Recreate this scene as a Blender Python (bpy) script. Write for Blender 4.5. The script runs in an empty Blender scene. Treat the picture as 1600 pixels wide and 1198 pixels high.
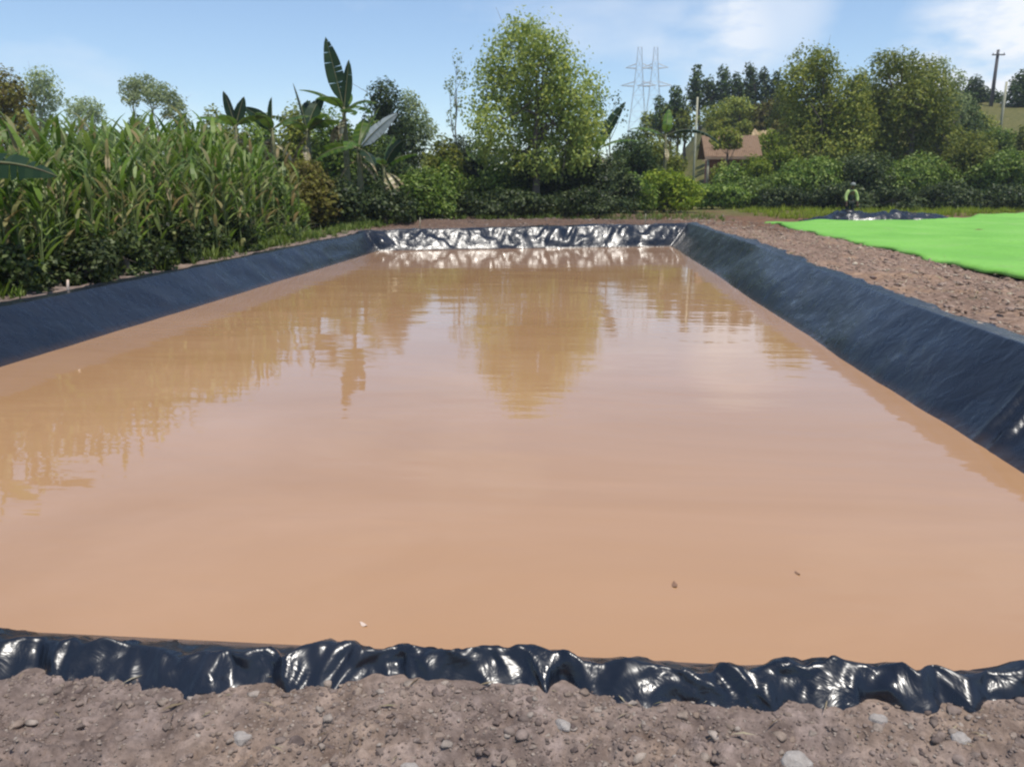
import bpy, bmesh, math, random
import numpy as np
from mathutils import Vector, noise, Matrix
R = math.radians
sc = bpy.context.scene
C = sc.collection
rng = np.random.default_rng(7)
rnd = random.Random(11)

# ------------------------------------------------------------------ camera
F, CX, CY = 1250., 800., 599.
PITCH, YAW, EYE = R(13.7), R(4.9), 1.8
cam = bpy.data.cameras.new('camera'); co = bpy.data.objects.new('camera', cam); C.objects.link(co)
cam.sensor_width = 36; cam.lens = F/1600*36; cam.clip_end = 6000; cam.clip_start = .05
co.location = (0, 0, EYE); co.rotation_euler = (R(90)-PITCH, 0, YAW); sc.camera = co

def ray(px, py):
    a = (px-CX)/F; b = -(py-CY)/F
    fy = math.cos(PITCH)+b*math.sin(PITCH); fz = -math.sin(PITCH)+b*math.cos(PITCH)
    return Vector((a*math.cos(YAW)-fy*math.sin(YAW), a*math.sin(YAW)+fy*math.cos(YAW), fz))
def P(px, py, Y):                       # world point on the vertical plane y = Y
    d = ray(px, py); t = Y/d.y
    return Vector((0, 0, EYE))+d*t, F/t  # point, pixels per metre there
def G(px, py, z):
    d = ray(px, py); t = (z-EYE)/d.z
    return Vector((0, 0, EYE))+d*t

# ------------------------------------------------------------------ helpers
def tag(o, label=None, cat=None, group=None, kind=None):
    if label: o['label'] = label
    if cat: o['category'] = cat
    if group: o['group'] = group
    if kind: o['kind'] = kind
    return o
def empty(name, loc, rz=0):
    o = bpy.data.objects.new(name, None); C.objects.link(o); o.location = loc; o.rotation_euler.z = rz
    o.empty_display_size = .2
    return o
def link(name, me, parent=None):
    o = bpy.data.objects.new(name, me); C.objects.link(o)
    if parent: o.parent = parent
    return o
def mesh_np(name, V, Fq, mat, smooth=False):
    V = np.asarray(V, np.float32); Fq = np.asarray(Fq, np.int32)
    me = bpy.data.meshes.new(name); k = Fq.shape[1]
    me.vertices.add(len(V)); me.vertices.foreach_set('co', V.ravel())
    me.loops.add(Fq.size); me.loops.foreach_set('vertex_index', Fq.ravel())
    me.polygons.add(len(Fq)); me.polygons.foreach_set('loop_start', np.arange(0, Fq.size, k, dtype=np.int32))
    if smooth: me.polygons.foreach_set('use_smooth', np.ones(len(Fq), bool))
    me.update(calc_edges=True); me.validate(); me.materials.append(mat)
    return me
class MB:
    def __init__(s): s.v = []; s.f = []
    def add(s, vs, fs):
        n = len(s.v); s.v += [tuple(p) for p in vs]; s.f += [tuple(i+n for i in f) for f in fs]
    def tube(s, pts, rad, n=7, cap=True):
        pts = [Vector(p) for p in pts]; vs = []; fs = []
        for i, p in enumerate(pts):
            d = (pts[min(i+1, len(pts)-1)]-pts[max(i-1, 0)]).normalized()
            u = d.cross(Vector((1, 0, 0)) if abs(d.x) < .8 else Vector((0, 1, 0))).normalized(); w = d.cross(u)
            for k in range(n):
                a = 2*math.pi*k/n; vs.append(p+(u*math.cos(a)+w*math.sin(a))*rad[i])
        for i in range(len(pts)-1):
            for k in range(n): fs.append((i*n+k, i*n+(k+1) % n, (i+1)*n+(k+1) % n, (i+1)*n+k))
        if cap: fs += [tuple(range(n))[::-1], tuple(range((len(pts)-1)*n, len(pts)*n))]
        s.add(vs, fs)
    def box(s, c, size, rz=0):
        x, y, z = [q/2 for q in size]; m = Matrix.Rotation(rz, 3, 'Z')
        vs = [Vector(c)+m @ Vector((a*x, b*y, d*z)) for a in (-1, 1) for b in (-1, 1) for d in (-1, 1)]
        s.add(vs, [(0, 1, 3, 2), (4, 6, 7, 5), (0, 4, 5, 1), (2, 3, 7, 6), (0, 2, 6, 4), (1, 5, 7, 3)])
    def mesh(s, name, mat, smooth=False):
        me = bpy.data.meshes.new(name); me.from_pydata(s.v, [], s.f); me.materials.append(mat)
        if smooth: me.polygons.foreach_set('use_smooth', [True]*len(s.f))
        me.update(); return me
    def build(s, name, mat, parent=None, smooth=False): return link(name, s.mesh(name, mat, smooth), parent)
def sstep(a, b, x):
    t = np.clip((np.asarray(x, float)-a)/(b-a), 0, 1); return t*t*(3-2*t)
# vectorised value noise
_T = np.random.default_rng(3).random((64, 64, 64))
def vn(x, y, z=0.):
    x, y, z = np.broadcast_arrays(np.asarray(x, float), y, z)
    xi, yi, zi = [np.floor(q).astype(int) for q in (x, y, z)]
    fx, fy, fz = [q-i for q, i in ((x, xi), (y, yi), (z, zi))]
    fx, fy, fz = [t*t*(3-2*t) for t in (fx, fy, fz)]
    g = lambda a, b, c: _T[(xi+a) & 63, (yi+b) & 63, (zi+c) & 63]
    L = lambda a, b, t: a+(b-a)*t
    return L(L(L(g(0,0,0), g(1,0,0), fx), L(g(0,1,0), g(1,1,0), fx), fy), L(L(g(0,0,1), g(1,0,1), fx), L(g(0,1,1), g(1,1,1), fx), fy), fz)*2-1
def vl(x, y, z=0.):
    # creased patches: linear interpolation on a sheared triangular lattice
    x = np.asarray(x, float); y = np.asarray(y, float); k = (x+y)*.366; i = np.floor(x+k); j = np.floor(y+k)
    fx, fy = x+k-i, y+k-j; zi = int(z*7) & 63; h = lambda a, b: _T[(i+a).astype(int) & 63, (j+b).astype(int) & 63, zi]
    up = fx > fy
    return np.where(up, h(0, 0)*(1-fx)+h(1, 0)*(fx-fy)+h(1, 1)*fy, h(0, 0)*(1-fy)+h(0, 1)*(fy-fx)+h(1, 1)*fx)*2-1
def fbm(x, y, z=0., o=4):
    s = 0; a = .5
    for i in range(o): s = s+a*vn(x*2**i+i*7.3, y*2**i+i*3.1, z*2**i); a *= .5
    return s

# ------------------------------------------------------------------ materials
def nm(name):
    m = bpy.data.materials.new(name); m.use_nodes = True; nt = m.node_tree; nt.nodes.clear()
    return m, nt, nt.nodes.new('ShaderNodeOutputMaterial')
def N(nt, t, **k):
    n = nt.nodes.new('ShaderNode'+t)
    for a, b in k.items():
        if a in n.inputs.keys(): n.inputs[a].default_value = b
        else: setattr(n, a, b)
    return n
def ramp(nt, fac, stops, interp='LINEAR'):
    r = nt.nodes.new('ShaderNodeValToRGB'); r.color_ramp.interpolation = interp; e = r.color_ramp.elements
    while len(e) < len(stops): e.new(.5)
    for i, (p, c) in enumerate(stops): e[i].position = p; e[i].color = (*c, 1) if len(c) == 3 else c
    nt.links.new(fac, r.inputs[0]); return r.outputs[0]
def nz(nt, vec, scale, detail=4, rough=.55):
    n = N(nt, 'TexNoise', Scale=scale, Detail=detail, Roughness=rough)
    if vec is not None: nt.links.new(vec, n.inputs['Vector'])
    return n
def leafmat(name, cols, trans=.25, rough=.5, spec=.35):
    m, nt, out = nm(name)
    g = N(nt, 'NewGeometry'); oi = N(nt, 'ObjectInfo')
    k = len(cols)
    c = ramp(nt, g.outputs['Random Per Island'], [((i+.5)/k, q) for i, q in enumerate(cols)])
    h = N(nt, 'HueSaturation'); nt.links.new(c, h.inputs['Color'])
    mr = N(nt, 'MapRange'); mr.inputs['To Min'].default_value = .75; mr.inputs['To Max'].default_value = 1.25
    nt.links.new(oi.outputs['Random'], mr.inputs[0]); nt.links.new(mr.outputs[0], h.inputs['Value'])
    p = N(nt, 'BsdfPrincipled', Roughness=rough); p.inputs['Specular IOR Level'].default_value = spec
    nt.links.new(h.outputs[0], p.inputs['Base Color'])
    t = N(nt, 'BsdfTranslucent'); nt.links.new(h.outputs[0], t.inputs[0])
    mx = N(nt, 'MixShader'); mx.inputs[0].default_value = trans
    nt.links.new(p.outputs[0], mx.inputs[1]); nt.links.new(t.outputs[0], mx.inputs[2]); nt.links.new(mx.outputs[0], out.inputs[0])
    return m
def plain(name, cols, scale=6, rough=.8, bump=.3, bscale=None, spec=.3, metal=0):
    m, nt, out = nm(name); tc = N(nt, 'TexCoord')
    n = nz(nt, tc.outputs['Object'], scale); k = len(cols)
    c = ramp(nt, n.outputs[0], [(.3+.4*i/max(k-1, 1), q) for i, q in enumerate(cols)])
    p = N(nt, 'BsdfPrincipled', Roughness=rough, Metallic=metal); p.inputs['Specular IOR Level'].default_value = spec
    nt.links.new(c, p.inputs['Base Color'])
    b = N(nt, 'Bump', Strength=bump, Distance=.02); n2 = nz(nt, tc.outputs['Object'], bscale or scale*4, 6)
    nt.links.new(n2.outputs[0], b.inputs['Height']); nt.links.new(b.outputs[0], p.inputs['Normal'])
    nt.links.new(p.outputs[0], out.inputs[0]); return m

def soil_nodes(nt, vec):
    n1 = nz(nt, vec, 1.3, 5); n2 = nz(nt, vec, 9, 6, .65); n3 = nz(nt, vec, 40, 4, .7)
    a = ramp(nt, n1.outputs[0], [(.3, (.155, .115, .095)), (.5, (.205, .158, .135)), (.7, (.235, .172, .128))])
    b = ramp(nt, n2.outputs[0], [(.3, (.48, .45, .45)), (.5, (.95, .93, .92)), (.72, (1.5, 1.5, 1.52))])
    m = N(nt, 'MixRGB', blend_type='MULTIPLY'); m.inputs[0].default_value = 1
    nt.links.new(a, m.inputs[1]); nt.links.new(b, m.inputs[2])
    c = ramp(nt, n3.outputs[0], [(.35, (.7, .7, .7)), (.65, (1.2, 1.2, 1.2))])
    m2 = N(nt, 'MixRGB', blend_type='MULTIPLY'); m2.inputs[0].default_value = .8
    nt.links.new(m.outputs[0], m2.inputs[1]); nt.links.new(c, m2.inputs[2])
    return m2.outputs[0], n2, n3
def ground_mat():
    m, nt, out = nm('ground_soil_and_grass'); tc = N(nt, 'TexCoord'); v = tc.outputs['Object']
    soil, n2, n3 = soil_nodes(nt, v)
    # reddish, drier soil on the right bank
    sx = N(nt, 'SeparateXYZ'); nt.links.new(v, sx.inputs[0])
    def mr(o, a, b, lo=0., hi=1.):
        k = N(nt, 'MapRange', interpolation_type='SMOOTHSTEP'); nt.links.new(o, k.inputs[0])
        for i, q in zip(('From Min', 'From Max', 'To Min', 'To Max'), (a, b, lo, hi)): k.inputs[i].default_value = q
        return k.outputs[0]
    def mul(a, b, op='MULTIPLY'):
        k = N(nt, 'Math', operation=op); nt.links.new(a, k.inputs[0])
        if isinstance(b, (int, float)): k.inputs[1].default_value = b
        else: nt.links.new(b, k.inputs[1])
        return k.outputs[0]
    redm = mul(mr(sx.outputs[0], 3., 3.8), mr(sx.outputs[1], 4, 6))
    tint = N(nt, 'MixRGB', blend_type='MULTIPLY'); tint.inputs[2].default_value = (1.2, 1.07, .93, 1)
    nt.links.new(redm, tint.inputs[0]); nt.links.new(soil, tint.inputs[1])
    dk = N(nt, 'MixRGB', blend_type='MULTIPLY'); dk.inputs[2].default_value = (.66, .56, .47, 1); nt.links.new(mr(sx.outputs[1], 24, 28), dk.inputs[0]); nt.links.new(tint.outputs[0], dk.inputs[1]); tint = dk
    # grass further off
    ng = nz(nt, v, .35, 5); ng2 = nz(nt, v, 3, 5)
    gcol = ramp(nt, ng2.outputs[0], [(.3, (.05, .06, .016)), (.5, (.11, .105, .03)), (.7, (.17, .14, .06))])
    far = mr(sx.outputs[1], 38, 50)
    farr = mul(far, mr(ng.outputs[0], .36, .5), 'MULTIPLY')
    hill = mr(sx.outputs[1], 52, 60)
    gm = mul(farr, hill, 'MAXIMUM')
    left = mul(mr(sx.outputs[0], -7.2, -8.2, 0, 1), .6)
    gm = mul(gm, left, 'MAXIMUM')
    mx = N(nt, 'MixRGB'); nt.links.new(gm, mx.inputs[0]); nt.links.new(tint.outputs[0], mx.inputs[1]); nt.links.new(gcol, mx.inputs[2])
    p = N(nt, 'BsdfPrincipled', Roughness=.92); p.inputs['Specular IOR Level'].default_value = .15
    nt.links.new(mx.outputs[0], p.inputs['Base Color'])
    b = N(nt, 'Bump', Strength=.7, Distance=.03); nt.links.new(n2.outputs[0], b.inputs['Height'])
    b2 = N(nt, 'Bump', Strength=.6, Distance=.012); nt.links.new(n3.outputs[0], b2.inputs['Height']); nt.links.new(b.outputs[0], b2.inputs['Normal'])
    nt.links.new(b2.outputs[0], p.inputs['Normal']); nt.links.new(p.outputs[0], out.inputs[0]); return m
def clod_mat(name, cols):
    m, nt, out = nm(name); tc = N(nt, 'TexCoord'); g = N(nt, 'NewGeometry')
    c = ramp(nt, g.outputs['Random Per Island'], [(i/(len(cols)-1), q) for i, q in enumerate(cols)])
    n = nz(nt, tc.outputs['Object'], 30, 5); k = ramp(nt, n.outputs[0], [(.3, (.65, .65, .65)), (.7, (1.25, 1.25, 1.25))])
    mm = N(nt, 'MixRGB', blend_type='MULTIPLY'); mm.inputs[0].default_value = 1
    nt.links.new(c, mm.inputs[1]); nt.links.new(k, mm.inputs[2])
    p = N(nt, 'BsdfPrincipled', Roughness=.95); p.inputs['Specular IOR Level'].default_value = .1
    nt.links.new(mm.outputs[0], p.inputs['Base Color'])
    b = N(nt, 'Bump', Strength=.6, Distance=.01); n2 = nz(nt, tc.outputs['Object'], 70, 5); nt.links.new(n2.outputs[0], b.inputs['Height'])
    nt.links.new(b.outputs[0], p.inputs['Normal']); nt.links.new(p.outputs[0], out.inputs[0]); return m
def liner_mat():
    m, nt, out = nm('black_plastic_liner'); tc = N(nt, 'TexCoord'); v = tc.outputs['Object']
    sx = N(nt, 'SeparateXYZ'); nt.links.new(v, sx.inputs[0])
    n1 = nz(nt, v, 1.1, 4); n2 = nz(nt, v, 6, 5, .6)
    dust = ramp(nt, n1.outputs[0], [(.45, (.007, .010, .017)), (.62, (.010, .013, .021)), (.80, (.022, .024, .031))])
    # dried mud film left just above the water line
    ad = N(nt, 'Math', operation='MULTIPLY_ADD'); nt.links.new(n2.outputs[0], ad.inputs[0]); ad.inputs[1].default_value = -.07
    nt.links.new(sx.outputs[2], ad.inputs[2])
    mr = N(nt, 'MapRange', interpolation_type='SMOOTHSTEP'); nt.links.new(ad.outputs[0], mr.inputs[0])
    for i, q in zip(('From Min', 'From Max', 'To Min', 'To Max'), (-.04, .045, .85, 0)): mr.inputs[i].default_value = q
    mx = N(nt, 'MixRGB'); nt.links.new(mr.outputs[0], mx.inputs[0]); nt.links.new(dust, mx.inputs[1]); mx.inputs[2].default_value = (.038, .025, .019, 1)
    p = N(nt, 'BsdfPrincipled'); p.inputs['Specular IOR Level'].default_value = .5
    nt.links.new(mx.outputs[0], p.inputs['Base Color'])
    r = ramp(nt, n2.outputs[0], [(.3, (.2, .2, .2)), (.7, (.4, .4, .4))]); nt.links.new(r, p.inputs['Roughness'])
    b = N(nt, 'Bump', Strength=.5, Distance=.03); n3 = nz(nt, v, 7, 4, .5); n3.inputs['Distortion'].default_value = .8
    nt.links.new(n3.outputs[0], b.inputs['Height']); nt.links.new(b.outputs[0], p.inputs['Normal'])
    nt.links.new(p.outputs[0], out.inputs[0]); return m
def water_mat():
    m, nt, out = nm('muddy_water'); tc = N(nt, 'TexCoord'); v = tc.outputs['Object']
    mp0 = N(nt, 'Mapping'); mp0.inputs['Scale'].default_value = (.5, 1.1, 1); nt.links.new(v, mp0.inputs[0]); n0 = nz(nt, mp0.outputs[0], .5, 6, .6); n0.inputs['Distortion'].default_value = 1.2
    c = ramp(nt, n0.outputs[0], [(.3, (.38, .21, .099)), (.5, (.405, .23, .116)), (.7, (.435, .252, .135))])
    p = N(nt, 'BsdfPrincipled', Roughness=.03, IOR=1.56); nt.links.new(c, p.inputs['Base Color'])
    mp = N(nt, 'Mapping'); mp.inputs['Scale'].default_value = (.55, 1.6, 1); nt.links.new(v, mp.inputs[0])
    na = nz(nt, mp.outputs[0], 1.1, 3, .5); nb = nz(nt, mp.outputs[0], 5, 2, .5)
    ad = N(nt, 'Math', operation='MULTIPLY_ADD'); nt.links.new(nb.outputs[0], ad.inputs[0]); ad.inputs[1].default_value = .15; nt.links.new(na.outputs[0], ad.inputs[2])
    b = N(nt, 'Bump', Strength=.10, Distance=.06); nt.links.new(ad.outputs[0], b.inputs['Height'])
    nt.links.new(b.outputs[0], p.inputs['Normal']); nt.links.new(p.outputs[0], out.inputs[0]); return m
M = dict(
    ground=ground_mat(), liner=liner_mat(), water=water_mat(),
    clod=clod_mat('soil_clod', [(.12, .09, .08), (.17, .13, .11), (.20, .155, .13), (.22, .17, .145), (.24, .18, .14), (.31, .26, .22)]),
    clod_red=clod_mat('dry_red_clod', [(.17, .11, .075), (.26, .185, .14), (.33, .245, .185), (.29, .21, .175), (.36, .27, .20), (.50, .42, .32)]),
    straw=leafmat('dry_straw', [(.16, .11, .06), (.34, .27, .16), (.48, .41, .27), (.22, .2, .08)], .1),
    stone=plain('pale_stone', [(.26, .225, .20), (.42, .38, .34)], 20, .9, .5),
    tree_yellow=leafmat('yellow_green_leaves', [(0.157, 0.215, 0.043), (0.257, 0.315, 0.065), (0.386, 0.443, 0.1), (0.286, 0.358, 0.129), (0.429, 0.443, 0.086)], 0.48, 0.55, 0.2),
    tree_pale=leafmat('pale_grey_green_leaves', [(0.199, 0.257, 0.091), (0.282, 0.331, 0.14), (0.348, 0.397, 0.182)], 0.42, 0.55, 0.2),
    tree_olive=leafmat('olive_leaves', [(0.095, 0.135, 0.016), (0.201, 0.23, 0.026), (0.316, 0.316, 0.046), (0.268, 0.307, 0.077)], 0.42, 0.55, 0.2),
    tree_brown=leafmat('brownish_leaves', [(0.117, 0.091, 0.023), (0.182, 0.163, 0.033), (0.234, 0.221, 0.039)], 0.4, 0.55, 0.2),
    tree_dark=leafmat('dark_leaves', [(0.028, 0.055, 0.014), (0.055, 0.094, 0.022), (0.103, 0.138, 0.033)], 0.32, 0.55, 0.2),
    bush_green=leafmat('bush_leaves', [(0.053, 0.104, 0.01), (0.113, 0.192, 0.018), (0.192, 0.269, 0.031), (0.261, 0.332, 0.078)], 0.4, 0.5, 0.28),
    bush_dark=leafmat('dark_bush_leaves', [(0.013, 0.026, 0.006), (0.032, 0.054, 0.011), (0.065, 0.092, 0.02), (0.119, 0.146, 0.049)], 0.32, 0.5, 0.28),
    bush_lime=leafmat('lime_bush_leaves', [(0.103, 0.157, 0.01), (0.182, 0.252, 0.015), (0.283, 0.33, 0.035)], 0.42, 0.55, 0.2),
    reed=leafmat('reed_leaves', [(0.058, 0.114, 0.015), (0.118, 0.195, 0.022), (0.181, 0.258, 0.045), (0.298, 0.366, 0.152), (0.296, 0.226, 0.099)], 0.42, 0.45, 0.3),
    reed_stem=plain('reed_stem', [(.10, .14, .04), (.16, .19, .07)], 8, .6),
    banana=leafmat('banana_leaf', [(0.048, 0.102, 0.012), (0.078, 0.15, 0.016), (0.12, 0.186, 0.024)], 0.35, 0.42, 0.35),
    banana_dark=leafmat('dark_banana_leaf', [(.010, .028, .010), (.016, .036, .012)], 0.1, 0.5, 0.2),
    banana_pale_glare=leafmat('pale_glare_banana_leaf', [(.42, .47, .45), (.5, .54, .52)], .15, .3, .5),  # whitish base colour has the sun glare on the raised leaf painted in
    banana_stem=plain('banana_stem', [(.07, .08, .03), (.15, .15, .07), (.12, .09, .05)], 5, .6),
    bark=plain('grey_brown_bark', [(.09, .07, .055), (.17, .14, .11)], 6, .9, .6),
    bark_pale=plain('pale_bark', [(.26, .25, .22), (.38, .36, .32)], 6, .8, .4),
    pole_wood=plain('weathered_pole', [(.30, .29, .21), (.42, .40, .28)], 8, .8, .4),
    pole_dark=plain('dark_pole', [(.07, .065, .07), (.12, .11, .11)], 8, .8, .4),
    steel=plain('galvanised_steel', [(.46, .49, .53), (.54, .57, .60)], 4, .5, .05, metal=.3),
    wall=plain('mud_wall', [(.25, .10, .06), (.32, .16, .10)], 3, .9, .6),
    roof=plain('rusty_roof', [(.13, .075, .04), (.22, .14, .085), (.17, .105, .06)], 2, .75, .3),
    eave=plain('pale_eave_board', [(.26, .18, .13), (.33, .24, .18)], 4, .8),
    earth=plain('pale_earth', [(.20, .12, .055), (.34, .24, .13), (.50, .40, .25)], .7, .95, .8, 3),
    skin=plain('skin', [(.10, .055, .035), (.13, .07, .045)], 10, .5, .05),
    lime=plain('lime_jacket', [(.33, .42, .14), (.42, .50, .20)], 14, .8, .2),
    darkcloth=plain('dark_clothes', [(.02, .025, .02), (.03, .035, .03)], 14, .9, .2),
    grey=plain('grey_cap', [(.22, .23, .22), (.28, .29, .28)], 14, .9, .1),
    boot=plain('boot_rubber', [(.25, .28, .3), (.3, .33, .35)], 14, .5, .1),
    leaf_litter=plain('wet_leaf', [(.20, .11, .065), (.26, .15, .09)], 20, .5, .2),
    foam=plain('pale_foam', [(.62, .48, .38), (.7, .56, .46)], 30, .6, .3),
)
def sheet_mat():
    m, nt, out = nm('bright_green_sheet'); tc = N(nt, 'TexCoord'); v = tc.outputs['Object']
    n = nz(nt, v, .5, 4); n2 = nz(nt, v, 14, 4)
    c = ramp(nt, n.outputs[0], [(.3, (.14, .36, .05)), (.55, (.18, .42, .065)), (.75, (.215, .45, .09))])
    k = ramp(nt, n2.outputs[0], [(.3, (.86, .86, .86)), (.7, (1.1, 1.1, 1.1))])
    mm = N(nt, 'MixRGB', blend_type='MULTIPLY'); mm.inputs[0].default_value = 1; nt.links.new(c, mm.inputs[1]); nt.links.new(k, mm.inputs[2])
    nd = nz(nt, v, .8, 6, .7); dm = ramp(nt, nd.outputs[0], [(.56, (0, 0, 0)), (.80, (.35, .35, .35))])
    md_ = N(nt, 'MixRGB'); nt.links.new(dm, md_.inputs[0]); nt.links.new(mm.outputs[0], md_.inputs[1]); md_.inputs[2].default_value = (.33, .30, .2, 1); mm = md_
    p = N(nt, 'BsdfPrincipled', Roughness=.75); p.inputs['Specular IOR Level'].default_value = .25
    nt.links.new(mm.outputs[0], p.inputs['Base Color'])
    b = N(nt, 'Bump', Strength=.3, Distance=.02); nt.links.new(n2.outputs[0], b.inputs['Height']); nt.links.new(b.outputs[0], p.inputs['Normal'])
    nt.links.new(p.outputs[0], out.inputs[0]); return m
M['sheet'] = sheet_mat()

# ------------------------------------------------------------------ pond geometry
XL, XR, YN = -5.98, 2.87, 2.82
def yfar(x): return 25.3+.3*np.clip(x, -8, 6)
DL, DR, DN, DF = .52, .62, .36, .57
def lipL(y): return .25+.25*sstep(2.4, 6, y)
def lipR(y): return .25+.36*sstep(2.4, 6.5, y)+.10*sstep(8, 20, y)
def lipF(x): return .64+.012*x
def pond_t(x, y):
    q = np.stack([(XL-x)/DL, (x-XR)/DR, (YN-y)/DN, (y-yfar(x))/DF]); return q
def nearbias(x): return -.042*sstep(-.5, -1.2, x)+.05*sstep(.8, 1.7, x)-.004
def lip_at(x, y):
    q = pond_t(x, y); w = np.exp(5*np.clip(q-q.max(0), -8, 0))
    L = np.stack([lipL(y), lipR(y), .25+nearbias(x), lipF(x)]); return (w*L).sum(0)/w.sum(0)
def hillz(x, y):
    prof = np.interp(y, [56, 62, 70, 85, 110, 160, 400, 1500], [0, .5, 2.0, 6.3, 11.6, 15, 16, 16])
    return prof*sstep(2, 14, x-(y-70)*.12)
def ground_z(x, y, detail=True):
    x = np.asarray(x, float); y = np.asarray(y, float)
    q = pond_t(x, y); t = q.max(0); side = q.argmax(0); L = lip_at(x, y)
    wd = np.array([DL, DR, DN, DF])[side]; o = np.maximum(t-1, 0)*wd
    off = .075+.19*(1-sstep(.72, 1., t))+np.where(side == 2, .06, 0)
    inner = np.where(t < 0, np.maximum(1.2*t*wd, -1.3)-.18, (L+.02)*np.clip(t, 0, 1)-off)
    base = np.full_like(x, .43)
    nearw = sstep(5.5, 1.8, y); base = base*(1-nearw)+(.146+1.15*nearbias(x))*nearw
    base = base+.16*np.exp(-((y-31)/3.)**2)*sstep(-8, -5, x)*sstep(7, 4, x)
    k = np.where(side == 2, .10, np.where(side == 1, 3.2, np.where(side == 3, 5., 1.2)))
    drop = sstep(0, 1, o/k)
    outer = (L-np.where(side == 2, .09, .045))*(1-drop)+base*drop
    z = np.where(t < 1, inner, outer)
    z = z+hillz(x, y)
    amp = np.where(t > 1.05, 1., 0.)*np.clip(o*np.where(side == 2, 2., 3.), 0, 1)
    far = sstep(20, 60, np.abs(y))
    if not detail: return z+amp*(.05+.25*far)*fbm(x*.5, y*.5, 1.)
    z = z+amp*((.05+.25*far)*fbm(x*.5, y*.5, 1.)+np.where(side == 2, .035, .05)*fbm(x*2.3, y*2.3, 5.)+.045*fbm(x*8, y*8, 9.)*(1-far)+(1-far)*(.05*np.abs(vn(x*13, y*13, 4.))+.035*np.abs(vn(x*27, y*27, 6.))-.025))
    return z
def gz(x, y): return float(ground_z(np.array([x]), np.array([y]))[0])
def axis(segs):
    out = []
    for a, b, s in segs: out += list(np.arange(a, b, s))
    return np.array(out+[segs[-1][1]])
gx = axis([(-400, -60, 20), (-60, -14, 3), (-14, -8.4, .3), (-8.4, -5.6, .08), (-5.6, -2.7, .15), (-2.7, 2.2, .013), (2.2, 7.6, .07), (7.6, 30, .6), (30, 70, 2.5), (70, 400, 22)])
gy = axis([(-60, -6, 6), (-6, 1.2, .4), (1.2, 2.5, .012), (2.5, 2.85, .04), (2.85, 4, .1), (4, 30, .16), (30, 60, .6), (60, 130, 2.), (130, 410, 17)])
X, Y = np.meshgrid(gx, gy)
Z = ground_z(X, Y)
nx, ny = len(gx), len(gy)
I = np.arange(nx*ny).reshape(ny, nx)
Q = np.stack([I[:-1, :-1], I[:-1, 1:], I[1:, 1:], I[1:, :-1]], -1).reshape(-1, 4)
tag(link('ground', mesh_np('ground', np.stack([X, Y, Z], -1).reshape(-1, 3), Q, M['ground'], True)), kind='structure')

# water
wx = np.linspace(XL-.12, XR+.14, 12)
wv = []; 
for j in range(12):
    for x in wx: wv.append((x, YN-.1+(yfar(x)+.2-YN+.1)*j/11, 0))
wq = [(j*12+i, j*12+i+1, (j+1)*12+i+1, (j+1)*12+i) for j in range(11) for i in range(11)]
tag(link('pond_water', mesh_np('pond_water', wv, wq, M['water'])), kind='structure')

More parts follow.
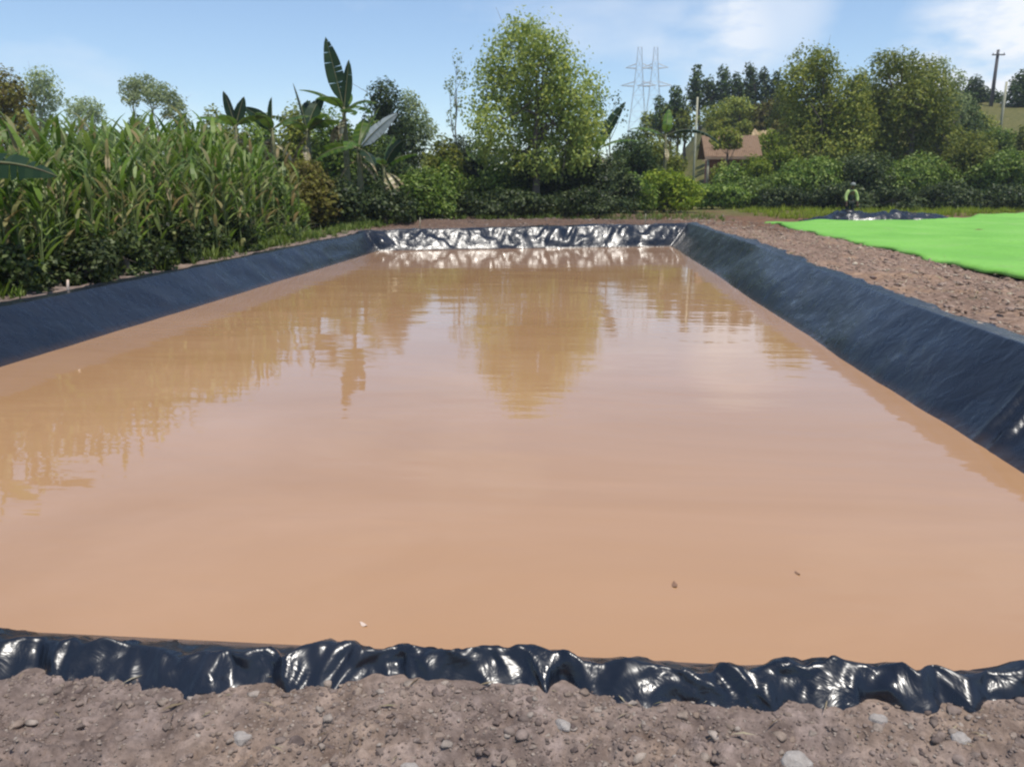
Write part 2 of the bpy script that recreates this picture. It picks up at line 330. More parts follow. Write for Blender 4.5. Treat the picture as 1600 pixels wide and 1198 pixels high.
# liner : ring of rectangles offset by t
def perim():
    s = []
    for x in axis([(XL, -2.9, .1), (-2.9, 2.5, .009), (2.5, XR, .06)]): s.append((x, 'n'))
    for y in axis([(YN, 5.2, .05), (5.2, 6.3, .012), (6.3, 8, .05), (8, 26.1, .09)])[1:]: s.append((y, 'r'))
    for x in np.linspace(XR, XL, 190)[1:]: s.append((x, 'f'))
    for y in axis([(YN, 23.5, .1)])[::-1][1:-1]: s.append((y, 'l'))
    return s
def liner():
    S = perim(); ts = np.concatenate([[-2.2, -1, -.3], np.linspace(0, .9, 14), np.linspace(.94, 1.7, 34)])
    n = len(S); k = len(ts)
    yr = yfar(XR); yl = yfar(XL)
    BX = np.empty((k, n)); BY = np.empty((k, n)); side = np.array([{'n': 0, 'r': 1, 'f': 2, 'l': 3}[b] for _, b in S]); val = np.array([a for a, _ in S])
    for j, t in enumerate(ts):
        # corner rectangle of this level
        x0, x1, y0 = XL-t*DL, XR+t*DR, YN-t*DN
        fx = np.clip((val-XL)/(XR-XL), 0, 1); X_ = x0+(x1-x0)*fx
        fr = np.clip((val-YN)/(yr-YN), 0, 1); fl = np.clip((val-YN)/(yl-YN), 0, 1)
        Yr = y0+(yfar(x1)+t*DF-y0)*fr; Yl = y0+(yfar(x0)+t*DF-y0)*fl
        BX[j] = np.where((side == 0) | (side == 2), X_, np.where(side == 1, x1, x0))
        BY[j] = np.where(side == 0, y0, np.where(side == 2, yfar(X_)+t*DF, np.where(side == 1, Yr, Yl)))
    T = np.repeat(ts[:, None], n, 1)
    L = lip_at(BX, BY)
    Zb = np.where(T < 0, T*.35, L*np.minimum(T, 1))
    nearm = (side == 0)[None, :]*np.ones((k, 1)); 
    o = np.clip(T-1, 0, None)
    # beyond the lip: near side folds down to the soil, other sides lie on the bank then dive under it
    wd = np.array([DN, DR, DF, DL])[side][None, :]
    over = np.where(nearm > 0, L-.95*np.clip(o*DN, 0, .3), ground_z(BX, BY, False)+.045)
    rag = .22+.16*fbm(BX*1.7+3, BY*1.7, 2.)+.12*fbm(BX*6, BY*6, 7.)
    dive = np.where(nearm > 0, 0, np.clip((o*wd-rag*np.where(side == 2, 1.4, 1.)[None, :]), 0, 1)*.6)
    Zb = np.where(T > 1, over-dive, Zb)
    # edge wobble of the lip and water line
    wob = .11*fbm(BX*.35+9, BY*.35, 3.)+.03*fbm(BX*2.2, BY*2.2, 6.)
    act = sstep(-.2, .3, T)*(1-.55*sstep(.55, 1., T))
    BXo = BX+act*wob*np.where(side == 1, 1, np.where(side == 3, -1, 0))[None, :]*1.3
    BYo = BY+act*wob*np.where(side == 2, 1, np.where(side == 0, 0, 0))[None, :]*1.5
    rid = lambda a, b, c: 1-2*np.abs(vn(a, b, c))
    # crumpled near lip
    cr = sstep(.35, .9, T)*nearm
    u = BX
    f1 = rid(u*2.1+.6*vn(u*1.3, T*2, 5), T*1.3, 1.5); f2 = rid(u*5.5+.8*vn(u*3, T*3, 8), T*2.6+u, 4.5); f3 = rid(u*13, T*6+u*3, 2.2)
    swell = vn(u*.9, 0*T, 3.3)
    wu = u+.05*vn(u*2.7, T*2, 8.); wv = T+.25*vn(u*3.1, T*1.7, 5.)
    c1 = vl(wu*4.2, wv*1.7, 1.); c2 = vl(wu*9+3, wv*3.6, 2.); c3 = vl(wu*19, wv*7+5, 3.)
    Zb = Zb+cr*(.008*swell+.009*f1+.013*c1+.018*c2+.013*c3-.008)
    BYo = BYo+cr*(.018*vn(u*2.4+5, T*1.5, 9)+.032*vl(wu*5+9, wv*1.3, 4.)+.034*vl(wu*11+2, wv*3, 5.)+.012*vl(wu*23, wv*8, 6.))
    BXo = BXo+cr*.03*vn(u*5, T*3, 1.7)
    # slack wrinkles on the other slopes
    oth = sstep(.02, .3, T)*(1-nearm)*(1-.75*sstep(.75, 1., T))
    along = np.where((side == 1) | (side == 3), BY, BX)
    farw = np.where(side == 2, 1., 0.)[None, :]*np.ones((k, 1)); lf = np.where(side == 3, 1., 0.)[None, :]*np.ones((k, 1))
    Zb = Zb+oth*farw*.018*vl(along*6+T*3, T*4, 2.)
    Zb = Zb+oth*(.022*fbm(along*.9+T*.7, T*2., 2.)+.014*vl(along*1.5+T*.8, T*2.3, 7.)+.010*lf*rid(along*.8+T*1.6, T*2, 4.4)
                 +farw*(.07*rid(along*1.3+.5*T, T*.7, 1.1)+.07*rid(along*3.3-T*.8, T*1.2, 6.6)+.02*rid(along*7+T*2, T*3, 2.6)-.03))
    # two tight pleats on the right slope
    for yc, hgt in ((5.62, .09), (5.84, .06)):
        yy = BY-(yc+.36*T); Zb = Zb+(side == 1)[None, :]*sstep(-.02, .16, T)*sstep(.95, .5, T)*hgt*np.exp(-(yy/.042)**2)
    V = np.stack([BXo, BYo, Zb], -1).reshape(-1, 3)
    I = np.arange(k*n).reshape(k, n); J = np.roll(I, -1, 1)
    Q = np.stack([I[:-1], J[:-1], J[1:], I[1:]], -1).reshape(-1, 4)
    o = link('pond_liner', mesh_np('pond_liner', V, Q, M['liner'], True))
    tag(o, 'black plastic liner sheet crumpled over the pond edges around the brown water', 'pond liner')
liner()

# ------------------------------------------------------------------ clods
def ico(sub):
    bm = bmesh.new(); bmesh.ops.create_icosphere(bm, subdivisions=sub, radius=1)
    v = np.array([q.co[:] for q in bm.verts]); f = np.array([[q.index for q in p.verts] for p in bm.faces]); bm.free(); return v, f
I1, I2 = ico(1), ico(2)
def rotm(n, r):
    q = r.normal(size=(n, 4)); q /= np.linalg.norm(q, axis=1)[:, None]; w, x, y, z = q.T
    return np.stack([1-2*(y*y+z*z), 2*(x*y-z*w), 2*(x*z+y*w), 2*(x*y+z*w), 1-2*(x*x+z*z), 2*(y*z-x*w), 2*(x*z-y*w), 2*(y*z+x*w), 1-2*(x*x+y*y)], -1).reshape(n, 3, 3)
def clods(name, pts, sizes, mat, base, sink=.5):
    v, f = base; n = len(pts)
    vv = v[None]*(1+.13*rng.normal(size=(n, len(v), 1)).clip(-1.6, 1.6))*rng.uniform(.6, 1.25, (n, 1, 3))
    for _ in range(6):
        q = rng.normal(size=(n, 3)); q /= np.linalg.norm(q, axis=1)[:, None]; d = rng.uniform(.35, .8, n)
        e = np.maximum(np.einsum('nkj,nj->nk', vv, q)-d[:, None], 0); vv = vv-e[..., None]*q[:, None, :]
    vv = np.einsum('nij,nkj->nki', rotm(n, rng), vv)*sizes[:, None, None]
    vv[..., 2] *= .62
    vv += pts[:, None, :]; vv[..., 2] += (sizes*(1-2*sink)*.6)[:, None]
    ff = f[None]+(np.arange(n)*len(v))[:, None, None]
    return link(name, mesh_np(name, vv.reshape(-1, 3), ff.reshape(-1, 3), mat, False))
def scatter(n, x0, x1, y0, y1, smin, smax, pw=2.2, keep=None, tmin=1.25):
    x = rng.uniform(x0, x1, n*3); y = rng.uniform(y0, y1, n*3)
    t = pond_t(x, y).max(0); ok = t > tmin
    if keep is not None: ok &= keep(x, y)
    dens = fbm(x*1.5, y*1.5, 12.); ok &= dens > rng.uniform(-.55, .25, n*3)
    x, y = x[ok][:n], y[ok][:n]
    s = smin*(1-rng.random(len(x))*(1-(smin/smax)**pw))**(-1/pw)
    return np.stack([x, y, ground_z(x, y)], -1), s
p, s = scatter(17000, -2.7, 2.4, 1.3, 2.6, .0045, .028, 2.5, None, 1.2)
tag(clods('soil_clods', p, s, M['clod'], I2), kind='stuff', label='loose grey brown soil clods on the near bank', cat='soil')
p, s = scatter(11000, 3.6, 7.3, 4.5, 34, .014, .085, 2.3)
tag(clods('soil_rubble', p, s, M['clod_red'], I1), kind='stuff', label='dry reddish soil rubble on the right bank', cat='soil')
p, s = scatter(5000, -8.4, 7, 6, 40, .018, .12, 2.3, lambda x, y: (x < -6.2) | (y > 24.5))
tag(clods('bank_soil', p, s, M['clod'], I1), kind='stuff', label='loose brown soil along the left and far banks', cat='soil')

# single pale stones and lumps one can point at
for px, py, r, lab in ((375, 1122, .028, 'pale angular stone in the near soil below the crumpled liner, left half'),
                       (1245, 1178, .036, 'rounded pale stone at the bottom edge of the near soil'),
                       (880, 1118, .024, 'small pale flat stone in the near soil right of centre'),
                       (1372, 1122, .022, 'small pinkish pale stone just below the liner fold'),
                       (640, 1180, .022, 'little pale stone at the bottom middle of the near soil'),
                       (1500, 1160, .026, 'pale grey stone in the near soil close to the right edge')):
    g = G(px, py, .17); z = gz(g.x, g.y)
    v, f = ico(3); v = v*np.array([1.25, .9, .7]); nn = np.array([1+.35*noise.noise(Vector(q)*1.3+Vector((px, py, 0))) for q in v]); v = v*nn[:, None]*r
    o = link('stone', mesh_np('stone', v, f, M['stone'], False)); o.location = (g.x, g.y, z+r*.1); o.rotation_euler.z = rnd.uniform(0, 6)
    tag(o, lab, 'stone', 'pale stones in the near soil')

def litter(name, pts, lo, hi, lab):
    mb = MB(); r = random.Random(21)
    for (x, y, z) in pts:
        a = r.uniform(0, 6.28); L = r.uniform(lo, hi); w = L*r.uniform(.03, .12)+.0015; d = Vector((math.cos(a), math.sin(a), r.uniform(-.15, .25))); q = Vector((-d.y, d.x, r.uniform(-.3, .3)))*w; p = Vector((x, y, z+.008)); b = Vector((0, 0, r.uniform(0, .12)*L))
        mb.add([p-q*.3, p+d*L*.5+q*.5+b, p+d*L, p+d*L*.5-q*.5+b], [(0, 1, 2, 3)])
    tag(mb.build(name, M['straw']), lab, 'litter', kind='stuff')
pts = []
for _ in range(420):
    x, y = rnd.uniform(-2.6, 2.3), rnd.uniform(1.4, 2.42)
    if fbm(x*1.1, y*1.1, 30.) > rnd.uniform(-.4, .3): pts.append((x, y, gz(x, y)))
litter('dry_litter', pts, .02, .09, 'dry straw and leaf bits on the near soil')
pts = []
for _ in range(2600):
    x, y = rnd.uniform(3.7, 7.2), rnd.uniform(4.5, 32)
    if fbm(x*.8, y*.8, 33.) > rnd.uniform(-.3, .35): pts.append((x, y, gz(x, y)+.02))
litter('bank_litter', pts, .05, .22, 'pale dry straw and leaves on the right soil bank')

# ------------------------------------------------------------------ green sheet
def sheet():
    pts = [(6.95, 9.6), (6.92, 13), (6.95, 16.6), (7.0, 23), (7.5, 34.2), (11.4, 34.4), (16.2, 38.2), (24.3, 47.0), (33, 50), (30, 12)]
    nu, nvv = 120, 130; V = []
    us = np.linspace(0, 1, nu); vs = np.linspace(0, 1, nvv)**1.0
    for b in vs:
        yA = 9.0+(34.3-9.0)*b
        xA = np.interp(yA, [9, 13, 16.6, 23, 34.3], [6.55, 6.55, 6.7, 7.0, 7.5])
        for a in us:
            xr = 32; x = xA+(xr-xA)*a**1.3
            yf = np.interp(x, [7, 7.5, 11.4, 16.2, 24.3, 33], [34.2, 34.2, 34.6, 38.0, 46.5, 50])
            y = 9.0+(yf-9.0)*b
            V.append((x+.24*float(fbm(x*.7, y*1.3, 3.))*max(0, 1-a/.05), y, 0))
    V = np.array(V); g = .42+.10*sstep(12, 26, V[:, 0])
    z = np.maximum(ground_z(V[:, 0], V[:, 1], False)+.04, g)+.035+.03*fbm(V[:, 0]*.5, V[:, 1]*.5, 2.)+.030*(1-2*np.abs(vn(V[:, 0]*.5+V[:, 1]*.2, V[:, 1]*.22, 6.)))+.03*vl(V[:, 0]*.45, V[:, 1]*.3, 3.)+.018*vl(V[:, 0]*1.3, V[:, 1]*.8, 5.)
    A_ = np.tile(us, nvv); z = z-.07*(1-sstep(0, .012, A_))
    V[:, 2] = z
    I = np.arange(nu*nvv).reshape(nvv, nu); Q = np.stack([I[:-1, :-1], I[:-1, 1:], I[1:, 1:], I[1:, :-1]], -1).reshape(-1, 4)
    o = link('green_sheet', mesh_np('green_sheet', V, Q, M['sheet'], True))
    md = o.modifiers.new('thickness', 'SOLIDIFY'); md.thickness = .012; md.offset = -1
    tag(o, 'bright green sheet spread flat over the ground beyond the right soil bank', 'green sheet')
sheet()

# heap of spare liner on the far edge of the green sheet
def heap(x0, x1, y0, hgt, lab):
    nu, nv = 90, 24; V = []
    for j in range(nv):
        for i in range(nu):
            a = i/(nu-1); b = j/(nv-1); x = x0+(x1-x0)*a; y = y0+(b-.5)*1.3+.25*vn(x*.8, 0, 2)+.18*(x-x0)
            env = math.sin(math.pi*b)**.7*min(1, 6*a, 6*(1-a))
            z = gz(x, y)+.03+env*hgt*(.75+.5*float(vn(x*.9, y, 4)))+env*.10*(1-2*abs(float(vn(x*3, y*3, 8))))
            V.append((x, float(y), float(z)))
    I = np.arange(nu*nv).reshape(nv, nu); Q = np.stack([I[:-1, :-1], I[:-1, 1:], I[1:, 1:], I[1:, :-1]], -1).reshape(-1, 4)
    o = link('liner_heap', mesh_np('liner_heap', V, Q, M['liner'], True)); tag(o, lab, 'plastic heap')
heap(9.3, 15.6, 35.6, .42, 'crumpled heap of dark plastic along the far edge of the green sheet')

# ------------------------------------------------------------------ foliage
def leaf_cards(pts, nrm, size, r, droop=0., aspect=.55):
    n = len(pts)
    d = r.normal(size=(n, 3)); d[:, 2] -= droop; d -= (d*nrm).sum(1)[:, None]*nrm*.8; d /= np.linalg.norm(d, axis=1)[:, None]+1e-9
    w = np.cross(d, nrm); w /= np.linalg.norm(w, axis=1)[:, None]+1e-9
    s = (size*r.uniform(.65, 1.35, n))[:, None]
    a = pts-d*s*.5; b = pts+w*s*aspect*.5+nrm*s*.06; c = pts+d*s*.5-nrm*s*.05; e = pts-w*s*aspect*.5+nrm*s*.06
    V = np.stack([a, b, c, e], 1).reshape(-1, 3); Q = np.arange(4*n).reshape(n, 4)
    return V, Q
def crown_pts(blobs, n, r, gap=.0, gfreq=1.2, shell=2.0, soft=.10):
    w = np.array([b[1][0]*b[1][1]*b[1][2] for b in blobs])**.8; w /= w.sum()
    k = r.choice(len(blobs), size=n*2, p=w)
    c = np.array([b[0] for b in blobs])[k]; rad = np.array([b[1] for b in blobs])[k]
    u = r.normal(size=(n*2, 3)); u /= np.linalg.norm(u, axis=1)[:, None]
    rr = r.random(n*2)**(1/shell/1.5); rr = rr*(1+.16*fbm(u[:, 0]*2.2+k*3., u[:, 1]*2.2, u[:, 2]*2.2))
    p = c+u*rad*rr[:, None]+r.normal(size=(n*2, 3))*rad*soft
    ok = fbm(p[:, 0]*gfreq, p[:, 1]*gfreq, p[:, 2]*gfreq)+.06*r.normal(size=n*2) > gap-.18
    p, u = p[ok][:n], u[ok][:n]
    nr = u+np.array([0, 0, .55])+r.normal(size=u.shape)*.55; nr /= np.linalg.norm(nr, axis=1)[:, None]
    return p, nr
def limbs(mb, base, top, blobs, r0, r, nlimb=9, split=.35):
    base, top = Vector(base), Vector(top)
    pts = [base.lerp(top, i/6)+Vector((r.normal()*r0*.5, r.normal()*r0*.5, 0))*(0 < i) for i in range(7)]
    mb.tube(pts, [r0*(1.25-i/6*.95) for i in range(7)], 8)
    idx = list(range(len(blobs))); r.shuffle(idx)
    for i in idx[:nlimb]:
        c = Vector(blobs[i][0]); a = base.lerp(top, min(.95, split+.5*r.random())); mid = a.lerp(c, .5)+Vector((0, 0, -.06*(c-a).length))+Vector(r.normal(size=3))*.1*(c-a).length
        rr = r0*.42; mb.tube([a, a.lerp(mid, .6), mid, mid.lerp(c, .6), c], [rr, rr*.8, rr*.6, rr*.4, rr*.15], 6)
        for _ in range(3):
            e = c+Vector(r.normal(size=3))*np.mean(blobs[i][1])*.7; mb.tube([mid.lerp(c, .5), (mid.lerp(c, .5)+e)/2+Vector((0, 0, .05)), e], [rr*.35, rr*.22, rr*.08], 5)
SEED = [100]
def tree(name, label, cat, px, Yd, blobs_px, mat, leaf=.2, dens=5., gap=0., bark='bark', tr=.16, droop=0., group=None, top=None, gfreq=None, nlimb=9, aspect=.62, soft=.10):
    """blobs_px : (px, py, rx, ry) of the crown as seen; each becomes a lump with its own depth"""
    SEED[0] += 1; r = np.random.default_rng(SEED[0])
    b0, ppm = P(px, 300, Yd); base = Vector((b0.x, Yd, gz(b0.x, Yd)-.05))
    span = max(b[0]+b[2] for b in blobs_px)-min(b[0]-b[2] for b in blobs_px)
    blobs = []; area = 0
    for (bx, by, rx, ry) in blobs_px:
        dy = r.uniform(-.28, .28)*span/ppm
        c, pp = P(bx, by, Yd+dy); rx_, ry_ = rx/pp, ry/pp
        blobs.append((np.array(c-base), np.array([rx_, (rx_+ry_)/2, ry_]))); area += rx_*ry_*math.pi
    n = int(min(24000, 1.9*dens*area/(leaf*leaf*.5)))
    p, nr = crown_pts(blobs, n, r, gap, gfreq or 2.2/max(.6, np.mean([b[1][0] for b in blobs])), 2.2, soft)
    p[:, 2] = np.maximum(p[:, 2], .03)
    V, Q = leaf_cards(p, nr, leaf, r, droop, aspect)
    root = empty(name, base); tag(root, label, cat, group)
    tz = top if top else max(b[0][2] for b in blobs)*.8
    cx = np.mean([b[0][0] for b in blobs]); mb = MB()
    limbs(mb, (0, 0, 0), (cx*.7, 0, tz), blobs, tr, r, nlimb)
    mb.build('trunk', M[bark], root, True)
    link('crown', mesh_np('crown', V, Q, M[mat]), root)
    return root
def lumps(px, top, base, w, n, r, squash=1.):
    out = []
    for i in range(n):
        a = (i+.5)/n*2-1; x = px+a*w*.40+r.uniform(-.05, .05)*w
        h = (base-top)*(1-.38*abs(a)**1.6)*r.uniform(.86, 1.03)
        ry = h*r.uniform(.24, .34); rx = w*r.uniform(.19, .27)
        out.append((x, base-h+ry, rx, ry)); out.append((x+r.uniform(-.1, .1)*w, base-h*.45, rx*1.1, h*.32)); out.append((x, base-h*.16, rx*1.05, h*.22))
    return out
def bush(label, px, top, base, w, Yd, mat, leaf=.15, n=4, dens=3.2, gap=-.06, group=None, name='leafy_bush', cat='bush'):
    r = np.random.default_rng(int(px*7+Yd*13))
    return tree(name, label, cat, px, Yd, lumps(px, top, base, w, n, r), mat, leaf, dens, gap, 'bark', .07, group=group, nlimb=6)

TG = 'trees behind the far bank'
# central tall tree
tree('tall_tree', 'tallest tree, feathery yellow green crown above the middle of the far bank', 'tree', 840, 40,
     [(815, 58, 34, 32), (850, 75, 36, 36), (790, 100, 40, 38), (840, 112, 46, 42), (880, 118, 34, 40), (775, 150, 40, 40), (830, 160, 44, 40), (885, 165, 40, 42),
      (920, 160, 26, 40), (765, 195, 34, 34), (815, 208, 40, 34), (870, 210, 44, 36), (915, 205, 30, 34), (820, 40, 18, 16), (760, 235, 26, 26), (800, 245, 34, 26), (860, 250, 40, 28), (905, 240, 28, 26)],
     'tree_yellow', .17, 2.7, .03, 'bark', .17, .9, TG, nlimb=14, soft=.26, gfreq=1.5)
tree('leafy_tree', 'dark green rounded tree behind the tall banana leaf, left of the spindly bare tree', 'tree', 605, 52,
     [(600, 150, 26, 26), (590, 180, 24, 30), (615, 190, 28, 34), (605, 235, 34, 34), (640, 225, 30, 40)], 'tree_dark', .2, 3.2, .02, group=TG)
tree('leafy_tree', 'hazy grey green tree peeping out right of the dark rounded tree', 'tree', 645, 75,
     [(640, 158, 16, 18), (650, 180, 20, 22), (640, 205, 24, 24), (668, 205, 16, 22)], 'tree_pale', .25, 2.4, .04, group=TG)
tree('spindly_tree', 'thin nearly leafless tree with upright stems left of the tallest tree', 'tree', 714, 60,
     [(714, 92, 9, 14), (722, 120, 12, 18), (703, 135, 9, 18), (716, 160, 14, 20), (705, 185, 10, 18)], 'tree_pale', .2, .5, .05, 'bark', .08, group=TG, nlimb=12)
tree('spindly_tree', 'bare twiggy small tree just right of the tallest tree', 'tree', 952, 50,
     [(940, 160, 14, 18), (962, 152, 10, 16), (970, 180, 14, 18), (945, 195, 18, 16)], 'tree_dark', .16, .35, .08, 'bark', .06, group=TG, nlimb=12)
for px, t, b, w, m, lab in ((345, 166, 330, 90, 'tree_olive', 'olive bush filling in behind the leftmost banana plant'), (405, 158, 330, 90, 'bush_green', 'green bush filling in behind the short banana tips'), (462, 158, 330, 90, 'tree_olive', 'olive bush behind the banana plant with curled leaves'),
                            (520, 160, 330, 90, 'bush_green', 'full green bush behind the tallest banana plant'), (575, 178, 330, 80, 'bush_green', 'green bush behind the whitish banana leaf'), (690, 205, 330, 70, 'tree_olive', 'olive bush at the foot of the spindly tree')):
    bush(lab, px, t, b, w, 42, m, .19, 4, 3., group=TG)
# left skyline
tree('leafy_tree', 'yellowish brown tree at the left edge rising above the reeds', 'tree', 8, 40,
     [(5, 140, 30, 34), (25, 165, 26, 34), (-20, 150, 34, 40), (30, 205, 30, 30), (0, 210, 36, 36), (50, 225, 22, 20)], 'tree_brown', .2, 3., .0, group='trees on the left skyline')
tree('tall_tree', 'tall hazy grey green tree with open crown, second from the left edge', 'tree', 68, 90,
     [(62, 122, 22, 18), (75, 138, 22, 18), (50, 140, 16, 16), (70, 160, 26, 18), (60, 182, 24, 18), (80, 205, 22, 24)], 'tree_pale', .3, 1.9, .05, 'bark_pale', .25, group='trees on the left skyline', soft=.18)
tree('tall_tree', 'lower hazy tree with flat crown between the open tree and the umbrella tree', 'tree', 132, 95,
     [(118, 165, 18, 14), (140, 165, 20, 14), (130, 178, 26, 14), (155, 180, 12, 14), (130, 200, 26, 16)], 'tree_pale', .3, 1.9, .05, 'bark_pale', .22, group='trees on the left skyline')
tree('umbrella_tree', 'wide umbrella shaped tree with bare stems below on the left skyline', 'tree', 232, 85,
     [(205, 138, 20, 17), (225, 132, 24, 15), (250, 144, 24, 16), (272, 160, 18, 16), (240, 150, 26, 14), (205, 155, 16, 12), (285, 180, 10, 20), (262, 175, 12, 12)],
     'tree_pale', .3, 2.4, .02, 'bark_pale', .25, group='trees on the left skyline', nlimb=8)
for px, t, w, lab in ((215, 172, 46, 'small dark crown below the left side of the umbrella tree'), (282, 172, 44, 'small dark crown below the right side of the umbrella tree'),
                      (165, 188, 70, 'low green tree in the dip left of the umbrella tree'), (330, 192, 60, 'low dark tree behind the left end of the banana group')):
    bush(lab, px, t, 260, w, 50, 'tree_dark' if w < 60 else 'tree_pale', .22, 3, 2.6, name='leafy_tree', cat='tree', group='trees on the left skyline')

# distant wood that reads as one mass
def woods(x0, x1, Yd, h0, n, mat, leaf, name, lab):
    r = np.random.default_rng(5); blobs = []
    for i in range(n):
        x = x0+(x1-x0)*(i+r.random())/n; y = Yd+r.uniform(-8, 8); h = h0*r.uniform(.6, 1.15); z = float(ground_z(np.array([x]), np.array([y]))[0])
        blobs.append((np.array([x, y, z+h*.55]), np.array([h*.75, h*.7, h*.55])))
    p, nr = crown_pts(blobs, int(n*360), r, -.05, .5, 2.2); V, Q = leaf_cards(p, nr, leaf, r)
    tag(link(name, mesh_np(name, V, Q, M[mat])), lab, 'woods', kind='stuff')
woods(-95, 10, 105, 5.2, 60, 'tree_dark', .55, 'distant_woods', 'low distant wood along the horizon behind the trees')

# hill: dark row of upright trees
hillrow = [(1088, 104, 15, 62, 'darkest narrow tree at the left end of the hilltop row'), (1108, 120, 13, 48, 'short narrow tree, second along the hilltop row'), (1130, 104, 14, 58, 'upright dark tree, third along the hilltop row'),
           (1150, 114, 13, 50, 'upright tree with rounded top, fourth along the hilltop row'), (1172, 101, 16, 62, 'tall bushy tree in the middle of the hilltop row'), (1193, 108, 12, 52, 'narrow tree just right of the tall bushy one on the hilltop'),
           (1212, 112, 14, 52, 'last upright tree of the hilltop row, beside the big olive tree')]
for px, t, w, h, lab in hillrow:
    tree('upright_tree', lab, 'tree', px, 108, [(px, t+h*.18, w*.62, h*.22), (px+2, t+h*.42, w*.85, h*.25), (px-2, t+h*.66, w, h*.26), (px, t+h*.9, w*.95, h*.24)], 'tree_dark', .4, 3., .0, tr=.2, group='upright trees on the hilltop')
for px, t, w, h, m, lab in ((1056, 134, 14, 46, 'tree_dark', 'small dark round topped tree on the slope left of the hilltop row'), (1030, 150, 13, 50, 'tree_dark', 'slim tree at the foot of the pylons'),
                            (1045, 162, 20, 50, 'tree_olive', 'grey olive tree on the slope right of the pylons'), (1068, 160, 18, 60, 'tree_olive', 'olive tree on the slope behind the pale pole'), (1012, 175, 16, 46, 'tree_olive', 'low olive tree below the pylons')):
    tree('slope_tree', lab, 'tree', px, 88, [(px, t+h*.2, w*.7, h*.22), (px+3, t+h*.5, w, h*.28), (px-3, t+h*.8, w*1.05, h*.28)], m, .34, 3., .02, tr=.16, group='trees on the slope')
for px, t, b, w, Yd, m, lab in ((1150, 148, 200, 90, 92, 'tree_olive', 'spreading olive tree on the slope above the bare earth'), (1205, 150, 205, 60, 90, 'tree_brown', 'brownish shrub right of the spreading olive tree on the slope')):
    bush(lab, px, t, b, w, Yd, m, .32, 4, 3., group='trees on the slope', name='slope_tree', cat='tree')
# big trees right
tree('broad_tree', 'big olive green tree with dark top in the middle of the right bank', 'tree', 1285, 62,
     [(1262, 98, 28, 26), (1285, 100, 22, 24), (1245, 130, 28, 30), (1290, 140, 38, 36), (1325, 165, 34, 34), (1260, 175, 38, 36), (1300, 195, 44, 36), (1250, 225, 34, 40), (1310, 240, 46, 40), (1340, 130, 18, 22), (1345, 200, 26, 36)],
     'tree_olive', .22, 3.2, .0, group='big trees on the right', nlimb=12, tr=.22, soft=.17)
tree('broad_tree', 'big grey green tree with ragged pale top, right of the olive one', 'tree', 1415, 64,
     [(1385, 100, 26, 22), (1412, 98, 24, 20), (1440, 112, 28, 24), (1395, 135, 36, 30), (1450, 145, 36, 34), (1420, 165, 40, 34), (1380, 180, 36, 40), (1465, 180, 30, 36), (1420, 215, 50, 44), (1465, 230, 40, 44), (1370, 230, 38, 40)],
     'tree_olive', .22, 3.1, .03, group='big trees on the right', nlimb=12, tr=.22, soft=.17)
tree('broad_tree', 'pale topped tree filling in behind the ragged grey green tree', 'tree', 1465, 76,
     [(1468, 108, 20, 18), (1488, 130, 22, 20), (1478, 155, 26, 24), (1440, 130, 22, 22), (1500, 170, 16, 26)], 'tree_pale', .24, 2.4, .04, group='big trees on the right')
bush('dark tree behind the gap between the two big trees', 1352, 112, 300, 90, 78, 'tree_dark', .26, 4, 3.2, group='big trees on the right', name='broad_tree', cat='tree')
bush('dark tree behind the right side of the ragged grey green tree', 1500, 138, 280, 80, 80, 'tree_dark', .26, 4, 3.2, group='big trees on the right', name='broad_tree', cat='tree')
bush('dark tree on the slope between the hilltop row and the big olive tree', 1228, 128, 260, 60, 84, 'tree_olive', .28, 4, 3.2, group='trees on the slope', name='slope_tree', cat='tree')
bush('tall olive bush filling the gap between the two big trees', 1350, 135, 300, 90, 68, 'tree_olive', .22, 4, 3., group='big trees on the right', name='broad_tree', cat='tree')
for px, t, b, w, Yd, lab in ((1525, 120, 172, 46, 112, 'dark tree on the hilltop left of the dark utility pole'), (1502, 135, 172, 40, 114, 'low dark tree beside the hilltop tree'), (1552, 138, 172, 40, 114, 'low dark bush at the foot of the dark utility pole'),
                             (1602, 98, 172, 50, 108, 'dark tree on the hilltop at the right edge')):
    bush(lab, px, t, b, w, Yd, 'tree_dark', .36, 3, 3.2, group='dark trees on the right hilltop', name='hilltop_tree', cat='tree')

# bushes in front of the slope, right half
RB = 'bushes along the foot of the slope'
specs = [(1040, 258, 325, 110, 47, 'bush_lime', 'yellow green bush below the slope, left of the hut'), (985, 270, 326, 80, 45, 'bush_green', 'low green bush at the foot of the far right tree line'),
         (1115, 282, 322, 100, 54, 'bush_green', 'low green bush in front of the mud hut'), (1190, 268, 322, 110, 56, 'bush_green', 'rounded green bush right of the mud hut'),
         (1215, 222, 300, 90, 60, 'bush_lime', 'lime green bush rising behind the rounded bush by the hut'), (1270, 238, 325, 120, 56, 'bush_green', 'leafy bush below the big olive tree'),
         (1350, 232, 325, 130, 57, 'bush_dark', 'dark leafy bush between the two big trees'), (1435, 240, 325, 130, 56, 'bush_green', 'wide green bush below the ragged grey green tree'),
         (1520, 205, 322, 120, 60, 'tree_olive', 'tall olive bush right of the two big trees'), (1575, 230, 320, 110, 57, 'bush_green', 'green bush in front of the pale pole'), (1640, 215, 320, 110, 58, 'bush_green', 'tall green bush cut off by the right edge')]
for px, t, b, w, Yd, m, lab in specs: bush(lab, px, t, b, w, Yd, m, .2, 5, 3., group=RB)
low = [(1230, 285, 326, 90, 52, 'lowest'), (1310, 285, 328, 100, 51, ''), (1395, 288, 328, 100, 51, ''), (1480, 280, 326, 110, 52, ''), (1570, 285, 324, 110, 52, '')]
